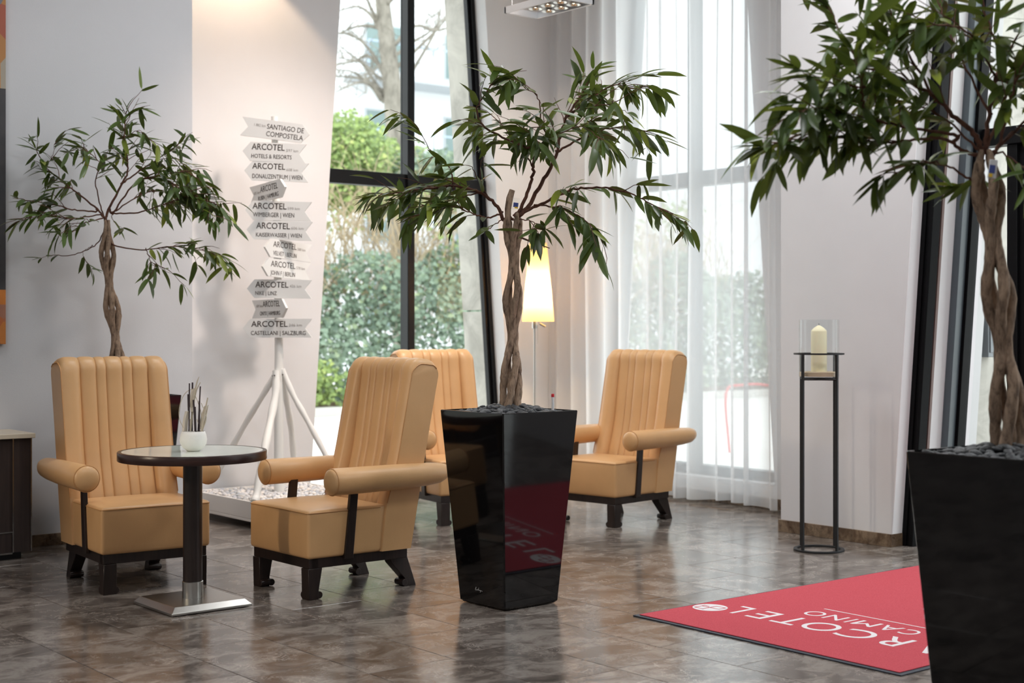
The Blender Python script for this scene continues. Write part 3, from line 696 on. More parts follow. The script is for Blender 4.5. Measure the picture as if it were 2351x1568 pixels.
MB().lathe([(.05, .04), (.05, .118), (.047, .12)], 32).build('collar', M['steel'], tb, smooth=40)
MB().lathe([(.0465, .12), (.0465, .716)], 32).build('column', M['wenge'], tb, smooth=40)
MB().lathe([(.338, .712), (.356, .712), (.358, .715), (.358, .752), (.356, .755), (.338, .755), (.338, .712)], 72, close=False).build('top_edge', M['wenge_h'], tb, smooth=40)
MB().lathe([(.338, .714), (.338, .7545)], 72).build('glass_top', M['table_glass'], tb, smooth=40)
vc = at(444, 1032, 7.0); vs_ = empty('twig_bowl', (vc[0], vc[1], .755), label='white ceramic bowl of dried twigs on the round table', cat='bowl')
MB().lathe([(.03, 0), (.034, .004), (.052, .018), (.063, .038), (.066, .056), (.062, .078), (.056, .094), (.053, .096), (.05, .092), (.055, .07), (.03, .06)], 36).build('bowl', M['white_pot'], vs_, smooth=50)
MB().lathe([(.0, .07), (.053, .078)], 24, close=False).build('pebble_bed', M['pot_in'], vs_)
RV = lambda px, py, dy=0: at(px, py, 7.0 + dy) - Vector(vs_.location)
for pts, r0, m_ in [([(434, 990), (435, 880)], .0032, 'twig_dark'), ([(441, 990), (442, 878)], .0042, 'twig_dark'), ([(433, 943), (432, 905)], .0042, 'twig_dark'), ([(455, 990), (457, 945), (460, 887)], .0034, 'twig_dark'), ([(457, 990), (458, 920)], .0042, 'twig_dark'),
                    ([(441, 990), (441, 935)], .0042, 'twig_dark'), ([(448, 990), (446, 940), (444, 918)], .0042, 'twig_dark'), ([(450, 992), (449, 965), (448, 934)], .0034, 'twig_dark')]:
    d = random.Random(int(pts[0][0] * 7)).uniform(-.03, .03); MB().tube([RV(x, y, d) for x, y in pts], r0, 7).build('dark_stick', M[m_], vs_, smooth=60)
for pts, r0 in [([(439, 935), (447, 898), (453, 875), (457, 865)], [.008, .005, .003, .001]), ([(438, 990), (443, 930), (451, 895), (460, 878)], [.004, .006, .003, .002]), ([(462, 990), (470, 945), (477, 913)], [.004, .004, .003]), ([(464, 990), (472, 960), (478, 930)], [.004, .003, .002]), ([(438, 990), (437, 962)], [.004, .003]), ([(433, 990), (435, 975)], [.003, .002])]:
    d = random.Random(int(pts[0][0] * 3 + pts[-1][1])).uniform(-.03, .03); MB().tube([RV(x, y, d) for x, y in pts], r0, 8).build('pale_stick', M['twig_pale'], vs_, smooth=60)
for pts, w_ in [([(424, 990), (426, 965), (431, 944)], .026), ([(461, 985), (466, 955), (474, 932)], .02), ([(443, 945), (440, 920), (444, 893)], .02)]:
    mb = MB(); q = smooth_path([RV(x, y, .01) for x, y in pts], 4)
    for a, b in zip(q[:-1], q[1:]):
        s_ = Vector((SU, -CU, 0)) * w_ * .5; f_ = Vector((-CU, -SU, 0)) * .007
        mb.add([a - s_, a + f_, a + s_, a - f_ * .3, b - s_, b + f_, b + s_, b - f_ * .3], [(0, 1, 5, 4), (1, 2, 6, 5), (2, 3, 7, 6), (3, 0, 4, 7), (0, 3, 2, 1), (4, 5, 6, 7)])
    mb.build('bark_curl', M['bark_white'], vs_)
for pts in ([(421, 982), (413, 965), (411, 945), (416, 920), (428, 900), (448, 891)], [(447, 905), (455, 925), (461, 945), (462, 965), (457, 975), (452, 962)], [(462, 925), (472, 950), (473, 965), (466, 985)]):
    MB().tube(smooth_path([RV(x, y, -.01) for x, y in pts], 5), .0017, 6).build('curled_vine', M['twig_pale'], vs_, smooth=80)

# ------------------------------------------------------------------ lettering
def text_mesh(name, s, width, height, material, parent, M4, depth=.0012, bold=0.0, align='LEFT'):
    cu = bpy.data.curves.new(name, 'FONT'); cu.body = s; cu.size = 1; cu.extrude = 0; cu.offset = bold; cu.resolution_u = 8 if width > .06 and len(s) == 1 else 3
    ob = bpy.data.objects.new('tmp', cu); COL.objects.link(ob)
    dg = bpy.context.evaluated_depsgraph_get(); me = bpy.data.meshes.new_from_object(ob.evaluated_get(dg))
    bpy.data.objects.remove(ob); bpy.data.curves.remove(cu)
    xs = [v.co.x for v in me.vertices]; ys = [v.co.y for v in me.vertices]
    cap = 0.72 if not any(ch in s for ch in 'gjpqy,&|') or True else 0
    x0, x1 = min(xs), max(xs); y0 = 0
    sx_ = width / (x1 - x0); sy_ = height / .70
    n0 = len(me.vertices)
    for v in me.vertices: v.co = Vector(((v.co.x - x0) * sx_, v.co.y * sy_, 0))
    bm = bmesh.new(); bm.from_mesh(me); r_ = bmesh.ops.extrude_face_region(bm, geom=bm.faces[:])
    for g in r_['geom']:
        if isinstance(g, bmesh.types.BMVert): g.co.z += depth
    bmesh.ops.recalc_face_normals(bm, faces=bm.faces); bm.to_mesh(me); bm.free()
    me.transform(M4); me.materials.clear(); me.materials.append(material); me.name = name
    return link(name, me, parent)

# ------------------------------------------------------------------ signpost in its pebble tray
tx0, tx1, ty0, ty1 = 4.70, 5.62, 8.56, 9.45
ty = empty('pebble_tray', (tx0, ty0, 0), label='low white tray filled with pale pebbles under the signpost', cat='tray')
W_, D_ = tx1 - tx0, ty1 - ty0
MB().box(0, W_, 0, D_, .05, .07).box(0, .02, 0, D_, .07, .187).box(W_ - .02, W_, 0, D_, .07, .187).box(.02, W_ - .02, 0, .02, .07, .187).box(.02, W_ - .02, D_ - .02, D_, .07, .187).build('tray_box', M['tray'], ty, bevel=.003)
for x_ in (.06, W_ - .06):
    for y_ in (.06, D_ - .06): MB().lathe([(.025, 0), (.025, .05)], 12, (x_, y_, 0)).build('foot', M['black_metal'], ty)
MB().box(.02, W_ - .02, .02, D_ - .02, .07, .165).build('gravel_fill', M['tray'], ty)
def pebble_meshes(prefix, material, seed, flat):
    out = []; r_ = random.Random(seed)
    for k in range(4):
        bm = bmesh.new(); bmesh.ops.create_icosphere(bm, subdivisions=2 if flat > .6 else 2, radius=1)
        sxy = (1, r_.uniform(.65, .95), r_.uniform(.5, .75) * flat); off = Vector((r_.uniform(0, 9), k * 5, 3))
        for v in bm.verts:
            d = 1 + .18 * noise.noise(v.co * 1.3 + off); v.co = Vector((v.co.x * sxy[0] * d, v.co.y * sxy[1] * d, v.co.z * sxy[2] * d))
        me = bpy.data.meshes.new(prefix); bm.to_mesh(me); bm.free(); me.materials.append(material); me.polygons.foreach_set('use_smooth', [True] * len(me.polygons)); out.append(me)
    return out
def merge(items, name, material, parent):
    vs, fs = [], []
    for me, mt in items:
        n = len(vs); vs.extend([tuple(mt @ v.co) for v in me.vertices]); fs.extend([tuple(i + n for i in p.vertices) for p in me.polygons])
    me = bpy.data.meshes.new(name); me.from_pydata(vs, [], fs); me.materials.append(material); me.polygons.foreach_set('use_smooth', [True] * len(fs))
    o = link(name, me, parent); o['kind'] = 'stuff'; return o
def scatter(me_list, name, parent, spots, material, cap, r_, key=None):
    items = []
    for (x, y, z, s) in spots:
        mt = Matrix.Translation((x, y, z)) @ Matrix.Rotation(r_.uniform(0, 6.28), 4, 'Z') @ Matrix.Rotation(r_.uniform(-.4, .4), 4, 'X') @ Matrix.Rotation(r_.uniform(-.4, .4), 4, 'Y') @ Matrix.Diagonal((s, s, s, 1))
        items.append((r_.choice(me_list), mt))
    if key: items.sort(key=key)
    for me, mt in items[:cap]:
        o = link(name, me, parent); o.matrix_local = mt
    if items[cap:]: merge(items[cap:], name + '_bed', material, parent)
r = random.Random(5)
spots = []
gx = .03
for i in range(int((W_ - .05) / gx)):
    for j in range(int((D_ - .05) / gx)):
        spots.append((.035 + i * gx + r.uniform(-.009, .009), .035 + j * gx + r.uniform(-.009, .009), .172 + r.uniform(-.004, .016), r.uniform(.014, .021)))
scatter(pebble_meshes('pebble', M['pebble_white'], 2, 1.0), 'pebble', ty, spots, M['pebble_white'], 300, r, key=lambda it: it[1].translation.x - .35 * it[1].translation.y)

sp = empty('signpost', (5.15, 9.0, .19), label='white wooden signpost with eleven arrow boards on splayed legs', cat='signpost')
TP = lambda px, py, dy=0: at(px, py, 10.235 + dy) - Vector(sp.location)
pp = smooth_path([TP(641, 1128), TP(640, 1040), TP(640, 900), TP(640, 780), TP(637, 600), TP(633, 420), TP(630, 268)], 4)
MB().tube(pp, [.036 - .013 * i / (len(pp) - 1) for i in range(len(pp))], 14).build('post', M['white_paint'], sp, smooth=60)
legs = [([(636, 852, -.01), (605, 905, .02), (565, 970, .1), (520, 1050, .2), (478, 1122, .3)], .02), ([(634, 852, -.05), (633, 900, -.1), (622, 960, -.22), (606, 1040, -.42), (590, 1130, -.55), (584, 1152, -.6)], .026),
        ([(648, 848, 0), (672, 905, -.02), (700, 955, -.05), (740, 1030, -.09), (786, 1120, -.12)], .02), ([(650, 860, .03), (658, 920, .15), (668, 980, .3), (674, 1050, .42), (672, 1112, .48)], .022)]
for pts, r0 in legs:
    q = smooth_path([TP(*p) for p in pts], 5); MB().tube(q, [r0 * (1.05 - .1 * math.sin(i * 1.3)) for i in range(len(q))], 12).build('leg', M['white_paint'], sp, smooth=60)
    MB().tube([q[1] + Vector((-.03, -.03, 0)) * .8, q[1] + Vector((-.03, -.03, 0)) * 1.1], .006, 8).build('bolt', M['chrome'], sp)
SX = lambda x: 520 + x / 2.75
SY = lambda y: 230 + y / 2.75
# (left x, right x, y top, y bottom in the close-up), direction, roll, yaw, far text, lines, text boxes
boards = [
 (98, 533, 137, 255, 'R', -7.3, 0, [('1.882 km', 180, 252, 182, 'f', 20), ('SANTIAGO DE', 262, 496, 205, 'b', 34), ('COMPOSTELA', 262, 496, 250, 'b', 34)]),
 (108, 510, 275, 396, 'L', -2.6, 0, [('ARCOTEL', 166, 374, 322, 'B', 42), ('597 km', 385, 460, 328, 'f', 20), ('HOTELS & RESORTS', 166, 420, 375, 'b', 28)]),
 (118, 525, 397, 516, 'L', -2.2, 0, [('ARCOTEL', 170, 378, 442, 'B', 40), ('608 km', 385, 460, 450, 'f', 20), ('DONAUZENTRUM | WIEN', 172, 488, 502, 'b', 30)]),
 (155, 428, 520, 636, 'R', 4.5, -48, [('605 km', 188, 236, 576, 'f', 22), ('ARCOTEL', 240, 376, 562, 'b', 42), ('RUBIN | HAMBURG', 222, 380, 622, 'b', 30)]),
 (125, 545, 642, 763, 'L', -1.4, 0, [('ARCOTEL', 172, 386, 692, 'B', 42), ('599 km', 393, 470, 694, 'f', 20), ('WIMBERGER | WIEN', 176, 436, 742, 'b', 30)]),
 (133, 550, 766, 886, 'L', -1.6, 0, [('ARCOTEL', 195, 408, 816, 'B', 42), ('606 km', 416, 494, 817, 'f', 20), ('KAISERWASSER | WIEN', 195, 484, 868, 'b', 28)]),
 (230, 480, 890, 1004, 'L', -4, 50, [('ARCOTEL', 272, 396, 938, 'b', 40), ('580 km', 402, 445, 940, 'f', 20), ('VELVET | BERLIN', 274, 398, 990, 'b', 30)]),
 (218, 475, 1010, 1124, 'L', -3.2, 50, [('ARCOTEL', 260, 390, 1060, 'b', 40), ('578 km', 396, 442, 1060, 'f', 20), ('JOHN F | BERLIN', 260, 390, 1112, 'b', 30)]),
 (135, 545, 1134, 1252, 'L', -.8, 0, [('ARCOTEL', 190, 398, 1184, 'B', 40), ('426 km', 406, 480, 1182, 'f', 20), ('NIKE | LINZ', 190, 326, 1232, 'b', 26)]),
 (168, 435, 1258, 1376, 'R', .8, -48, [('604 km', 206, 252, 1306, 'f', 22), ('ARCOTEL', 256, 388, 1304, 'b', 40), ('ONYX | HAMBURG', 234, 390, 1358, 'b', 28)]),
 (110, 547, 1380, 1499, 'L', 0, 0, [('ARCOTEL', 164, 394, 1430, 'B', 40), ('346 km', 402, 484, 1428, 'f', 20), ('CASTELLANI | SALZBURG', 162, 508, 1482, 'b', 28)]),
]
YS = 10.18
for i, (xl, xr, yt, yb, dr, roll, yaw, lines) in enumerate(boards):
    pxc, pyc = SX((xl + xr) / 2), SY((yt + yb) / 2)
    posx = 630 + (pyc - 268) * .02                                # post axis there
    sc_ = YS / FPX; cz = math.cos(math.radians(yaw))
    half = (xr - xl) / 2.75 * sc_ / 2 / cz; hh = (yb - yt) / 2.75 * sc_ / 2
    tipn = .055
    hl = half
    poly = [(-hl, 0), (-hl + tipn, hh), (hl, hh), (hl - tipn * .9, 0), (hl, -hh), (-hl + tipn, -hh)]
    if dr == 'R': poly = [(-x, y) for x, y in poly][::-1]
    # board plane: x along the board, y up, z towards the viewer
    R3 = Matrix(((SU, 0, -CU), (-CU, 0, -SU), (0, 1, 0))).to_4x4()
    pc = at(posx, pyc, YS + .05) - Vector(sp.location)
    off = (pxc - posx) / FPX * YS / cz
    B4 = Matrix.Translation(pc) @ R3 @ Matrix.Rotation(math.radians(yaw), 4, 'Y') @ Matrix.Translation((off, 0, .035)) @ Matrix.Rotation(math.radians(roll), 4, 'Z')
    bd = MB().prism(poly, 'z', 0, .018); bd.v = [tuple(B4 @ Vector(v)) for v in bd.v]
    bo = bd.build('sign_board', M['sign'], sp, weld=True)
    for s_, a, b, yy, st, ht in lines:
        wd = (b - a) / 2.75 * sc_ / cz; h_ = ht / 2.75 * sc_ * (.92 if st != 'f' else .85)
        lx = ((a - (xl + xr) / 2) / 2.75) * sc_ / cz; ly = -((yy - (yt + yb) / 2) / 2.75) * sc_
        if i in (0, 3): ly = ly - math.tan(math.radians(roll)) * lx if True else ly
        ly_adj = ly if i not in (0, 3) else ly
        if i == 0: ly_adj = {182: .012, 205: .004, 250: -.048}[yy]; 
        if i == 3: ly_adj = {576: .0, 562: .004, 622: -.05}[yy]
        text_mesh('lettering', s_, wd, h_, M['ink_faint'] if st == 'f' else M['ink'], bo, B4 @ Matrix.Translation((lx, ly_adj, .0181)), .0012, .006 if st == 'B' else 0)

# ------------------------------------------------------------------ planters
black_peb = pebble_meshes('black_pebble', M['pebble_black'], 7, .8)
def planter(name, x, y, rz, label, seed, peb=True, gauge=False, top=.4845, bot=.345, h=.95):
    p = empty(name, (x, y, 0), rz, label=label, cat='planter', group='tall black gloss planters')
    a, b, ti = top / 2, bot / 2, top / 2 - .012
    def ring(hw_, z, ch=.006): return [(-hw_, -hw_ + ch, z), (-hw_ + ch, -hw_, z), (hw_ - ch, -hw_, z), (hw_, -hw_ + ch, z), (hw_, hw_ - ch, z), (hw_ - ch, hw_, z), (-hw_ + ch, hw_, z), (-hw_, hw_ - ch, z)]
    lv = [ring(b - .012, .004), ring(b, .016), ring(a, h - .003), ring(a - .003, h), ring(ti, h), ring(ti - .002, h - .045)]
    vs = [v for q in lv for v in q]; n = 8
    fs = [(i * n + j, i * n + (j + 1) % n, (i + 1) * n + (j + 1) % n, (i + 1) * n + j) for i in range(len(lv) - 1) for j in range(n)]
    fs += [tuple(reversed(range(n))), tuple((len(lv) - 1) * n + j for j in range(n))]
    MB().add(vs, fs).build('pot', M['pot'], p, smooth=20)
    MB().box(-ti + .004, ti - .004, -ti + .004, ti - .004, h - .05, h - .038).build('soil', M['pot_in'], p)
    if peb:
        r_ = random.Random(seed); spots = []
        g = .031; k = int((2 * ti - .03) / g)
        for i in range(k):
            for j in range(k):
                u_, v_ = -ti + .03 + i * g + r_.uniform(-.008, .008), -ti + .03 + j * g + r_.uniform(-.008, .008)
                mound = .032 * max(0, 1 - ((u_ / .2) ** 2 + (v_ / .2) ** 2))
                spots.append((u_, v_, h - .014 + mound + r_.uniform(-.004, .006), r_.uniform(.017, .030)))
        scatter(black_peb, 'pebble', p, spots, M['pebble_black'], 300, r_)
    return p
pm = planter('square_planter', 4.45, 5.52, math.radians(1.5), 'tall black gloss planter in the middle, between the armchairs and the red mat', 1)
g_ = MB().lathe([(.0065, .91), (.0065, 1.015)], 12, (.143, -.165, 0)).build('water_gauge', M['gauge'], pm, smooth=40)
MB().lathe([(.0078, 1.015), (.0078, 1.028), (.006, 1.031)], 12, (.143, -.165, 0)).build('cap', M['gauge_red'], g_, smooth=40)
MB().lathe([(.016, .925), (.013, .94)], 12, (.143, -.165, 0)).build('collar', M['black_metal'], g_, smooth=40)
# maker's script low on the left face
def face_pt(u_, z):      # left face (-x side) of the planter, local coordinates
    t_ = (z - .016) / (.947 - .016); hw_ = .1725 + (.24225 - .1725) * t_; return Vector((-hw_ - .0005, u_, z))
fz = .075; c0 = face_pt(.045, fz); up_ = (face_pt(.045, fz + .1) - c0).normalized(); rt_ = Vector((0, -1, 0)); nn_ = rt_.cross(up_)
F4 = Matrix(((rt_.x, up_.x, nn_.x, c0.x), (rt_.y, up_.y, nn_.y, c0.y), (rt_.z, up_.z, nn_.z, c0.z), (0, 0, 0, 1)))
mb = MB()
scr = [(0, .006), (.006, .008), (.011, .015), (.009, .018), (.006, .008), (.005, .001), (.010, .002), (.015, .006), (.018, .007), (.016, .003), (.021, .003), (.025, .007), (.031, .017), (.028, .012), (.025, .003), (.029, .006), (.032, .003), (.036, .006), (.038, .003), (.042, .006), (.040, -.004), (.038, -.006), (.044, .003), (.050, .004), (.056, .002)]
mb.tube([F4 @ Vector((x, y, .0006)) for x, y in scr], .0007, 5)
mb.build('maker_script', M['gauge'], pm)
pr_ = planter('square_planter', 4.24, 2.63, 0, 'large black planter cut off at the right edge, beside the red mat', 3)
pl_ = planter('square_planter', 3.66, 8.22, 0, 'black planter against the grey wall, hidden behind the left armchair', 4, peb=False)

# ------------------------------------------------------------------ braided fig trees
def leaf_mesh(k, r_):
    c = (.04, .10, .18, .28, .06, .22)[k]; fold = (.22, .3, .18, .26, .12, .3)[k]; side = (.0, .05, -.05, .03, -.03, .06)[k]; wd = (.102, .108, .092, .112, .1, .104)[k]
    st = [0, .05, .14, .28, .45, .62, .78, .91, 1.0]; wf = [.04, .05, .72, .98, 1.0, .95, .74, .3, .0]
    vs, fs = [], []
    for t_, w_ in zip(st, wf):
        ww = wd * max(w_, .03); z = -c * t_ * t_; x = side * math.sin(t_ * 2.4)
        vs += [(x - ww, t_, z + fold * ww), (x, t_, z), (x + ww, t_, z + fold * ww)]
    for i in range(len(st) - 1):
        for j in (0, 1): fs.append((i * 3 + j, i * 3 + j + 1, (i + 1) * 3 + j + 1, (i + 1) * 3 + j))
    me = bpy.data.meshes.new('leaf'); me.from_pydata(vs, [], fs); me.materials.append(M['leaf']); me.polygons.foreach_set('use_smooth', [True] * len(fs)); return me
LEAVES = [leaf_mesh(k, rnd) for k in range(6)]
def fig_tree(base_xy, depth, label, stems, branches, seed, L, want, lean=0, r0=.0178, per=1.0, twist=(.35, .0), zfork=1.9, drop=.9, ymax=99):
    r_ = random.Random(seed); root = empty('fig_tree', (base_xy[0], base_xy[1], .925), label=label, cat='tree', group='braided fig trees')
    org = Vector(root.location); CP = Vector((0, 0, CAM_Z))
    def T(px, py, dy=0):
        p = at(px, py, depth + dy)
        if p.y > ymax: p = CP + (p - CP) * (ymax / p.y)
        return p - org
    # braided stems: helices about the axis polyline
    ax = smooth_path([T(*p) for p in stems], 10); n = len(ax)
    for k in range(4):
        pts = []
        for i, p in enumerate(ax):
            h = (p.z - ax[0].z); ph = PI * h / twist[0] * .5 + k * PI / 2 + twist[1]
            env = max(math.sin(PI * h / twist[0]) ** 2, 1.0 if h < twist[0] * .5 else 0)
            rr = (.011 + .027 * env) * (per)
            pts.append(p + Vector((math.cos(ph), math.sin(ph), 0)) * rr + Vector((r_.uniform(-1, 1), r_.uniform(-1, 1), 0)) * .0015)
        rad = [r0 * per * (1.05 - .25 * i / n) * (1 + .07 * math.sin(i * .9 + k) + r_.uniform(-.04, .04)) * (1 if i < n - 4 else .85 - .12 * (i - n + 4)) for i in range(n)]
        MB().tube(pts, rad, 10).build('stem', M['bark'], root, smooth=70)
    leaves = []
    def put(p, d, Lf):
        d = d.normalized()
        if p.y + org.y > ymax + .05: p = p + Vector((0, ymax + .05 - p.y - org.y, 0))
        if p.y + org.y + d.y * Lf > ymax + .07: d.y = -abs(d.y) - .1; d.normalize()
        up = Vector((r_.uniform(-.7, .7), r_.uniform(-.7, .7), 1)).normalized()
        x = d.cross(up)
        if x.length < .05: x = d.orthogonal()
        x.normalize(); z = x.cross(d)
        leaves.append((Matrix(((x.x, d.x, z.x, p.x), (x.y, d.y, z.y, p.y), (x.z, d.z, z.z, p.z), (0, 0, 0, 1))) @ Matrix.Diagonal((Lf, Lf, Lf, 1)), Lf))
    twigs = MB(); nt = 0
    cand = []; known = [(p_[0], p_[1], 0.0) for p_ in stems[-3:]]; top = ax[-1]
    for bi, (pts, rb, f0, dy, dens) in enumerate(branches):
        m_ = len(pts) - 1
        near = min(known, key=lambda k_: (k_[0] - pts[0][0]) ** 2 + (k_[1] - pts[0][1]) ** 2); gap_ = math.hypot(near[0] - pts[0][0], near[1] - pts[0][1])
        d0 = near[2] if gap_ < 30 else 0.0; rb *= .85
        path = [T(x, y, d0 + dy * i / m_) for i, (x, y) in enumerate(pts)]
        if gap_ < 30 and near[2]: path.insert(0, T(near[0], near[1], near[2]))
        elif (path[0] - top).length > .03: path.insert(0, ax[-3] + (path[0] - ax[-3]) * .12)
        q = smooth_path(path, 7); nq = len(q)
        for i in range(m_):
            for k in range(6): known.append((pts[i][0] + (pts[i + 1][0] - pts[i][0]) * k / 6, pts[i][1] + (pts[i + 1][1] - pts[i][1]) * k / 6, d0 + dy * (i + k / 6) / m_))
        q = [p + Vector((r_.uniform(-1, 1), r_.uniform(-1, 1), r_.uniform(-1, 1))) * .004 * (i > 2) for i, p in enumerate(q)]
        MB().tube(q, [rb * (1 - .78 * i / nq) for i in range(nq)], 8).build('branch', M['twig'] if rb < .013 else M['bark'], root, smooth=70)
        seg = [(q[i + 1] - q[i]).length for i in range(nq - 1)]; tot = sum(seg); acc = 0; nxt = tot * f0; side = 1
        for i in range(nq - 1):
            while nxt <= acc + seg[i] and nxt < tot:
                t_ = (nxt - acc) / seg[i]; p = q[i].lerp(q[i + 1], t_); tan = (q[i + 1] - q[i]).normalized(); side = -side
                horiz = tan.cross(Vector((0, 0, 1)));  horiz = horiz.normalized() if horiz.length > .1 else Vector((1, 0, 0))
                d = tan * r_.uniform(.4, 1) + horiz * side * r_.uniform(.3, 1.0) + Vector((r_.uniform(-.3, .3), r_.uniform(-.3, .3), r_.uniform(-1.1, .35) * drop))
                cand.append((p, d, L * r_.uniform(.72, 1.12)))
                if r_.random() < .3 * dens:                       # a side twig with its own leaves
                    if p.y + org.y > ymax - .12: horiz = Vector((horiz.x, -abs(horiz.y) * side, horiz.z))
                    dd = (tan * r_.uniform(.5, 1) + horiz * side * r_.uniform(.2, .9) + Vector((0, 0, r_.uniform(-.35, .5)))).normalized()
                    tl = L * r_.uniform(.7, 1.5); a = [p]
                    for k in range(4):
                        a.append(a[-1] + dd * tl / 4); dd = (dd + Vector((r_.uniform(-.25, .25), r_.uniform(-.25, .25), r_.uniform(-.35, .1)))).normalized()
                    twigs.tube(a, [.0026, .0022, .0018, .0015, .001], 5); nt += 1
                    for k in range(int(r_.uniform(4, 7))):
                        s_ = r_.uniform(.3, 1); j = min(3, int(s_ * 4)); pp_ = a[j].lerp(a[j + 1], s_ * 4 - j if s_ < 1 else 1)
                        d2 = dd * r_.uniform(.3, 1) + Vector((r_.uniform(-.8, .8), r_.uniform(-.8, .8), r_.uniform(-1.1, .4) * drop))
                        cand.append((pp_, d2, L * r_.uniform(.65, 1.1)))
                nxt += L * r_.uniform(.08, .18) / dens
            acc += seg[i]
        for k in range(4):
            d = tan * 1.0 + Vector((r_.uniform(-.6, .6), r_.uniform(-.6, .6), r_.uniform(-.6, .4))); cand.append((q[-1], d, L * r_.uniform(.55, .95)))
    r_.shuffle(cand)
    for c in cand[:want]: put(*c)
    if nt: o = twigs.build('twigs', M['twig'], root, smooth=70); o['kind'] = 'stuff'
    def score(it):
        p = it[0].translation + org; x, y, D = project(p)
        return it[1] / D + (10 if -30 < x < 2380 and -30 < y < 1590 else 0)
    leaves.sort(key=score, reverse=True); items = [(r_.choice(LEAVES), mt) for mt, _ in leaves]
    for me, mt in items[:300]:
        o = link('leaf', me, root); o.matrix_local = mt
    if items[300:]: merge(items[300:], 'leaf_mass', M['leaf'], root)
    return root
mid_b = [
 ([(1158, 505), (1138, 470), (1100, 442), (1040, 428), (960, 436), (900, 445), (868, 448)], .013, .3, -.15, 1.35),
 ([(1100, 442), (1050, 455), (990, 470), (930, 462), (890, 470)], .006, .2, .12, 1.0),
 ([(1040, 428), (1030, 380), (990, 345), (965, 305)], .006, .4, .05, .8),
 ([(1120, 452), (1095, 410), (1085, 385), (1060, 380)], .005, .4, -.12, .8),
 ([(1205, 485), (1250, 410), (1275, 360), (1285, 320), (1300, 270), (1345, 200), (1362, 160)], .014, .48, .12, 1.25),
 ([(1195, 480), (1215, 430), (1225, 390), (1222, 345), (1202, 335), (1121, 298), (1094, 255), (1112, 220), (1131, 190)], .012, .62, -.1, 1.2),
 ([(1280, 330), (1245, 290), (1235, 225), (1195, 195)], .007, .3, -.2, 1.0),
 ([(1285, 345), (1350, 310), (1420, 292), (1480, 305)], .009, .25, .05, 1.25),
 ([(1200, 488), (1260, 460), (1310, 437), (1370, 430), (1440, 442), (1500, 470), (1540, 490)], .010, .25, -.15, .75),
 ([(1300, 270), (1360, 225), (1410, 195), (1452, 205)], .008, .2, .2, 1.35),
 ([(1300, 260), (1345, 250), (1400, 240), (1440, 258)], .006, .2, -.2, 1.1),
 ([(1230, 472), (1290, 478), (1335, 500), (1358, 520)], .007, .3, -.2, 1.0),
 ([(1150, 490), (1115, 500), (1080, 488), (1040, 475), (990, 490)], .007, .3, -.2, .9),
 ([(1225, 390), (1200, 340), (1165, 300), (1150, 285)], .007, .3, .15, 1.0),
 ([(1270, 360), (1230, 320), (1215, 290)], .006, .2, -.25, 1.3),
 ([(1222, 345), (1260, 320), (1330, 290), (1380, 320)], .006, .2, -.3, 1.1),
 ([(1180, 505), (1210, 505), (1235, 515), (1250, 530)], .005, .4, -.15, 1.0),
 ([(1160, 500), (1130, 520), (1115, 530)], .005, .4, -.1, 1.0),
]
fig_tree((4.45, 5.52), 7.08, 'fig tree with a braided trunk growing from the middle planter', [(1172, 935), (1174, 850), (1177, 775), (1177, 690), (1180, 610), (1177, 540), (1178, 490)], mid_b, 21, .165, 600, twist=(.36, .55))
ft = [o for o in bpy.data.objects if o.name.startswith('fig_tree')][-1]; o_ = Vector(ft.location)
mb = MB().tube([at(1195, 545, 7.0) - o_, at(1222, 556, 7.0) - o_, at(1240, 562, 7.0) - o_, at(1262, 570, 7.0) - o_], [.005, .004, .003, .002], 6).tube([at(1222, 556, 7.0) - o_, at(1232, 566, 6.98) - o_, at(1212, 574, 6.97) - o_], [.003, .0025, .0015], 5).tube([at(1240, 562, 7.0) - o_, at(1252, 555, 6.98) - o_], [.003, .0015], 5)
mb.build('dead_twig', M['twig'], ft, smooth=70)
mb = MB().tube([at(1166, 530, 7.06) - o_, at(1166, 480, 7.05) - o_, at(1170, 455, 7.05) - o_, at(1176, 436, 7.05) - o_], [.014, .016, .017, .014], 9); mb.build('cut_stub', M['bark'], ft, smooth=70)
tg = MB().box(-.017, .017, -.004, .004, -.028, .028).build('plant_tag', M['clear'], ft, bevel=.002); tg.location = at(1184, 468, 6.98) - o_; tg.rotation_euler = (.1, .1, TH - PI / 2 + .2)
MB().box(-.012, .012, -.0055, -.0045, -.016, .006).build('print', M['tag_blue'], tg); MB().box(-.004, .012, -.0058, -.0045, -.022, -.014).build('print', M['tag_yellow'], tg)
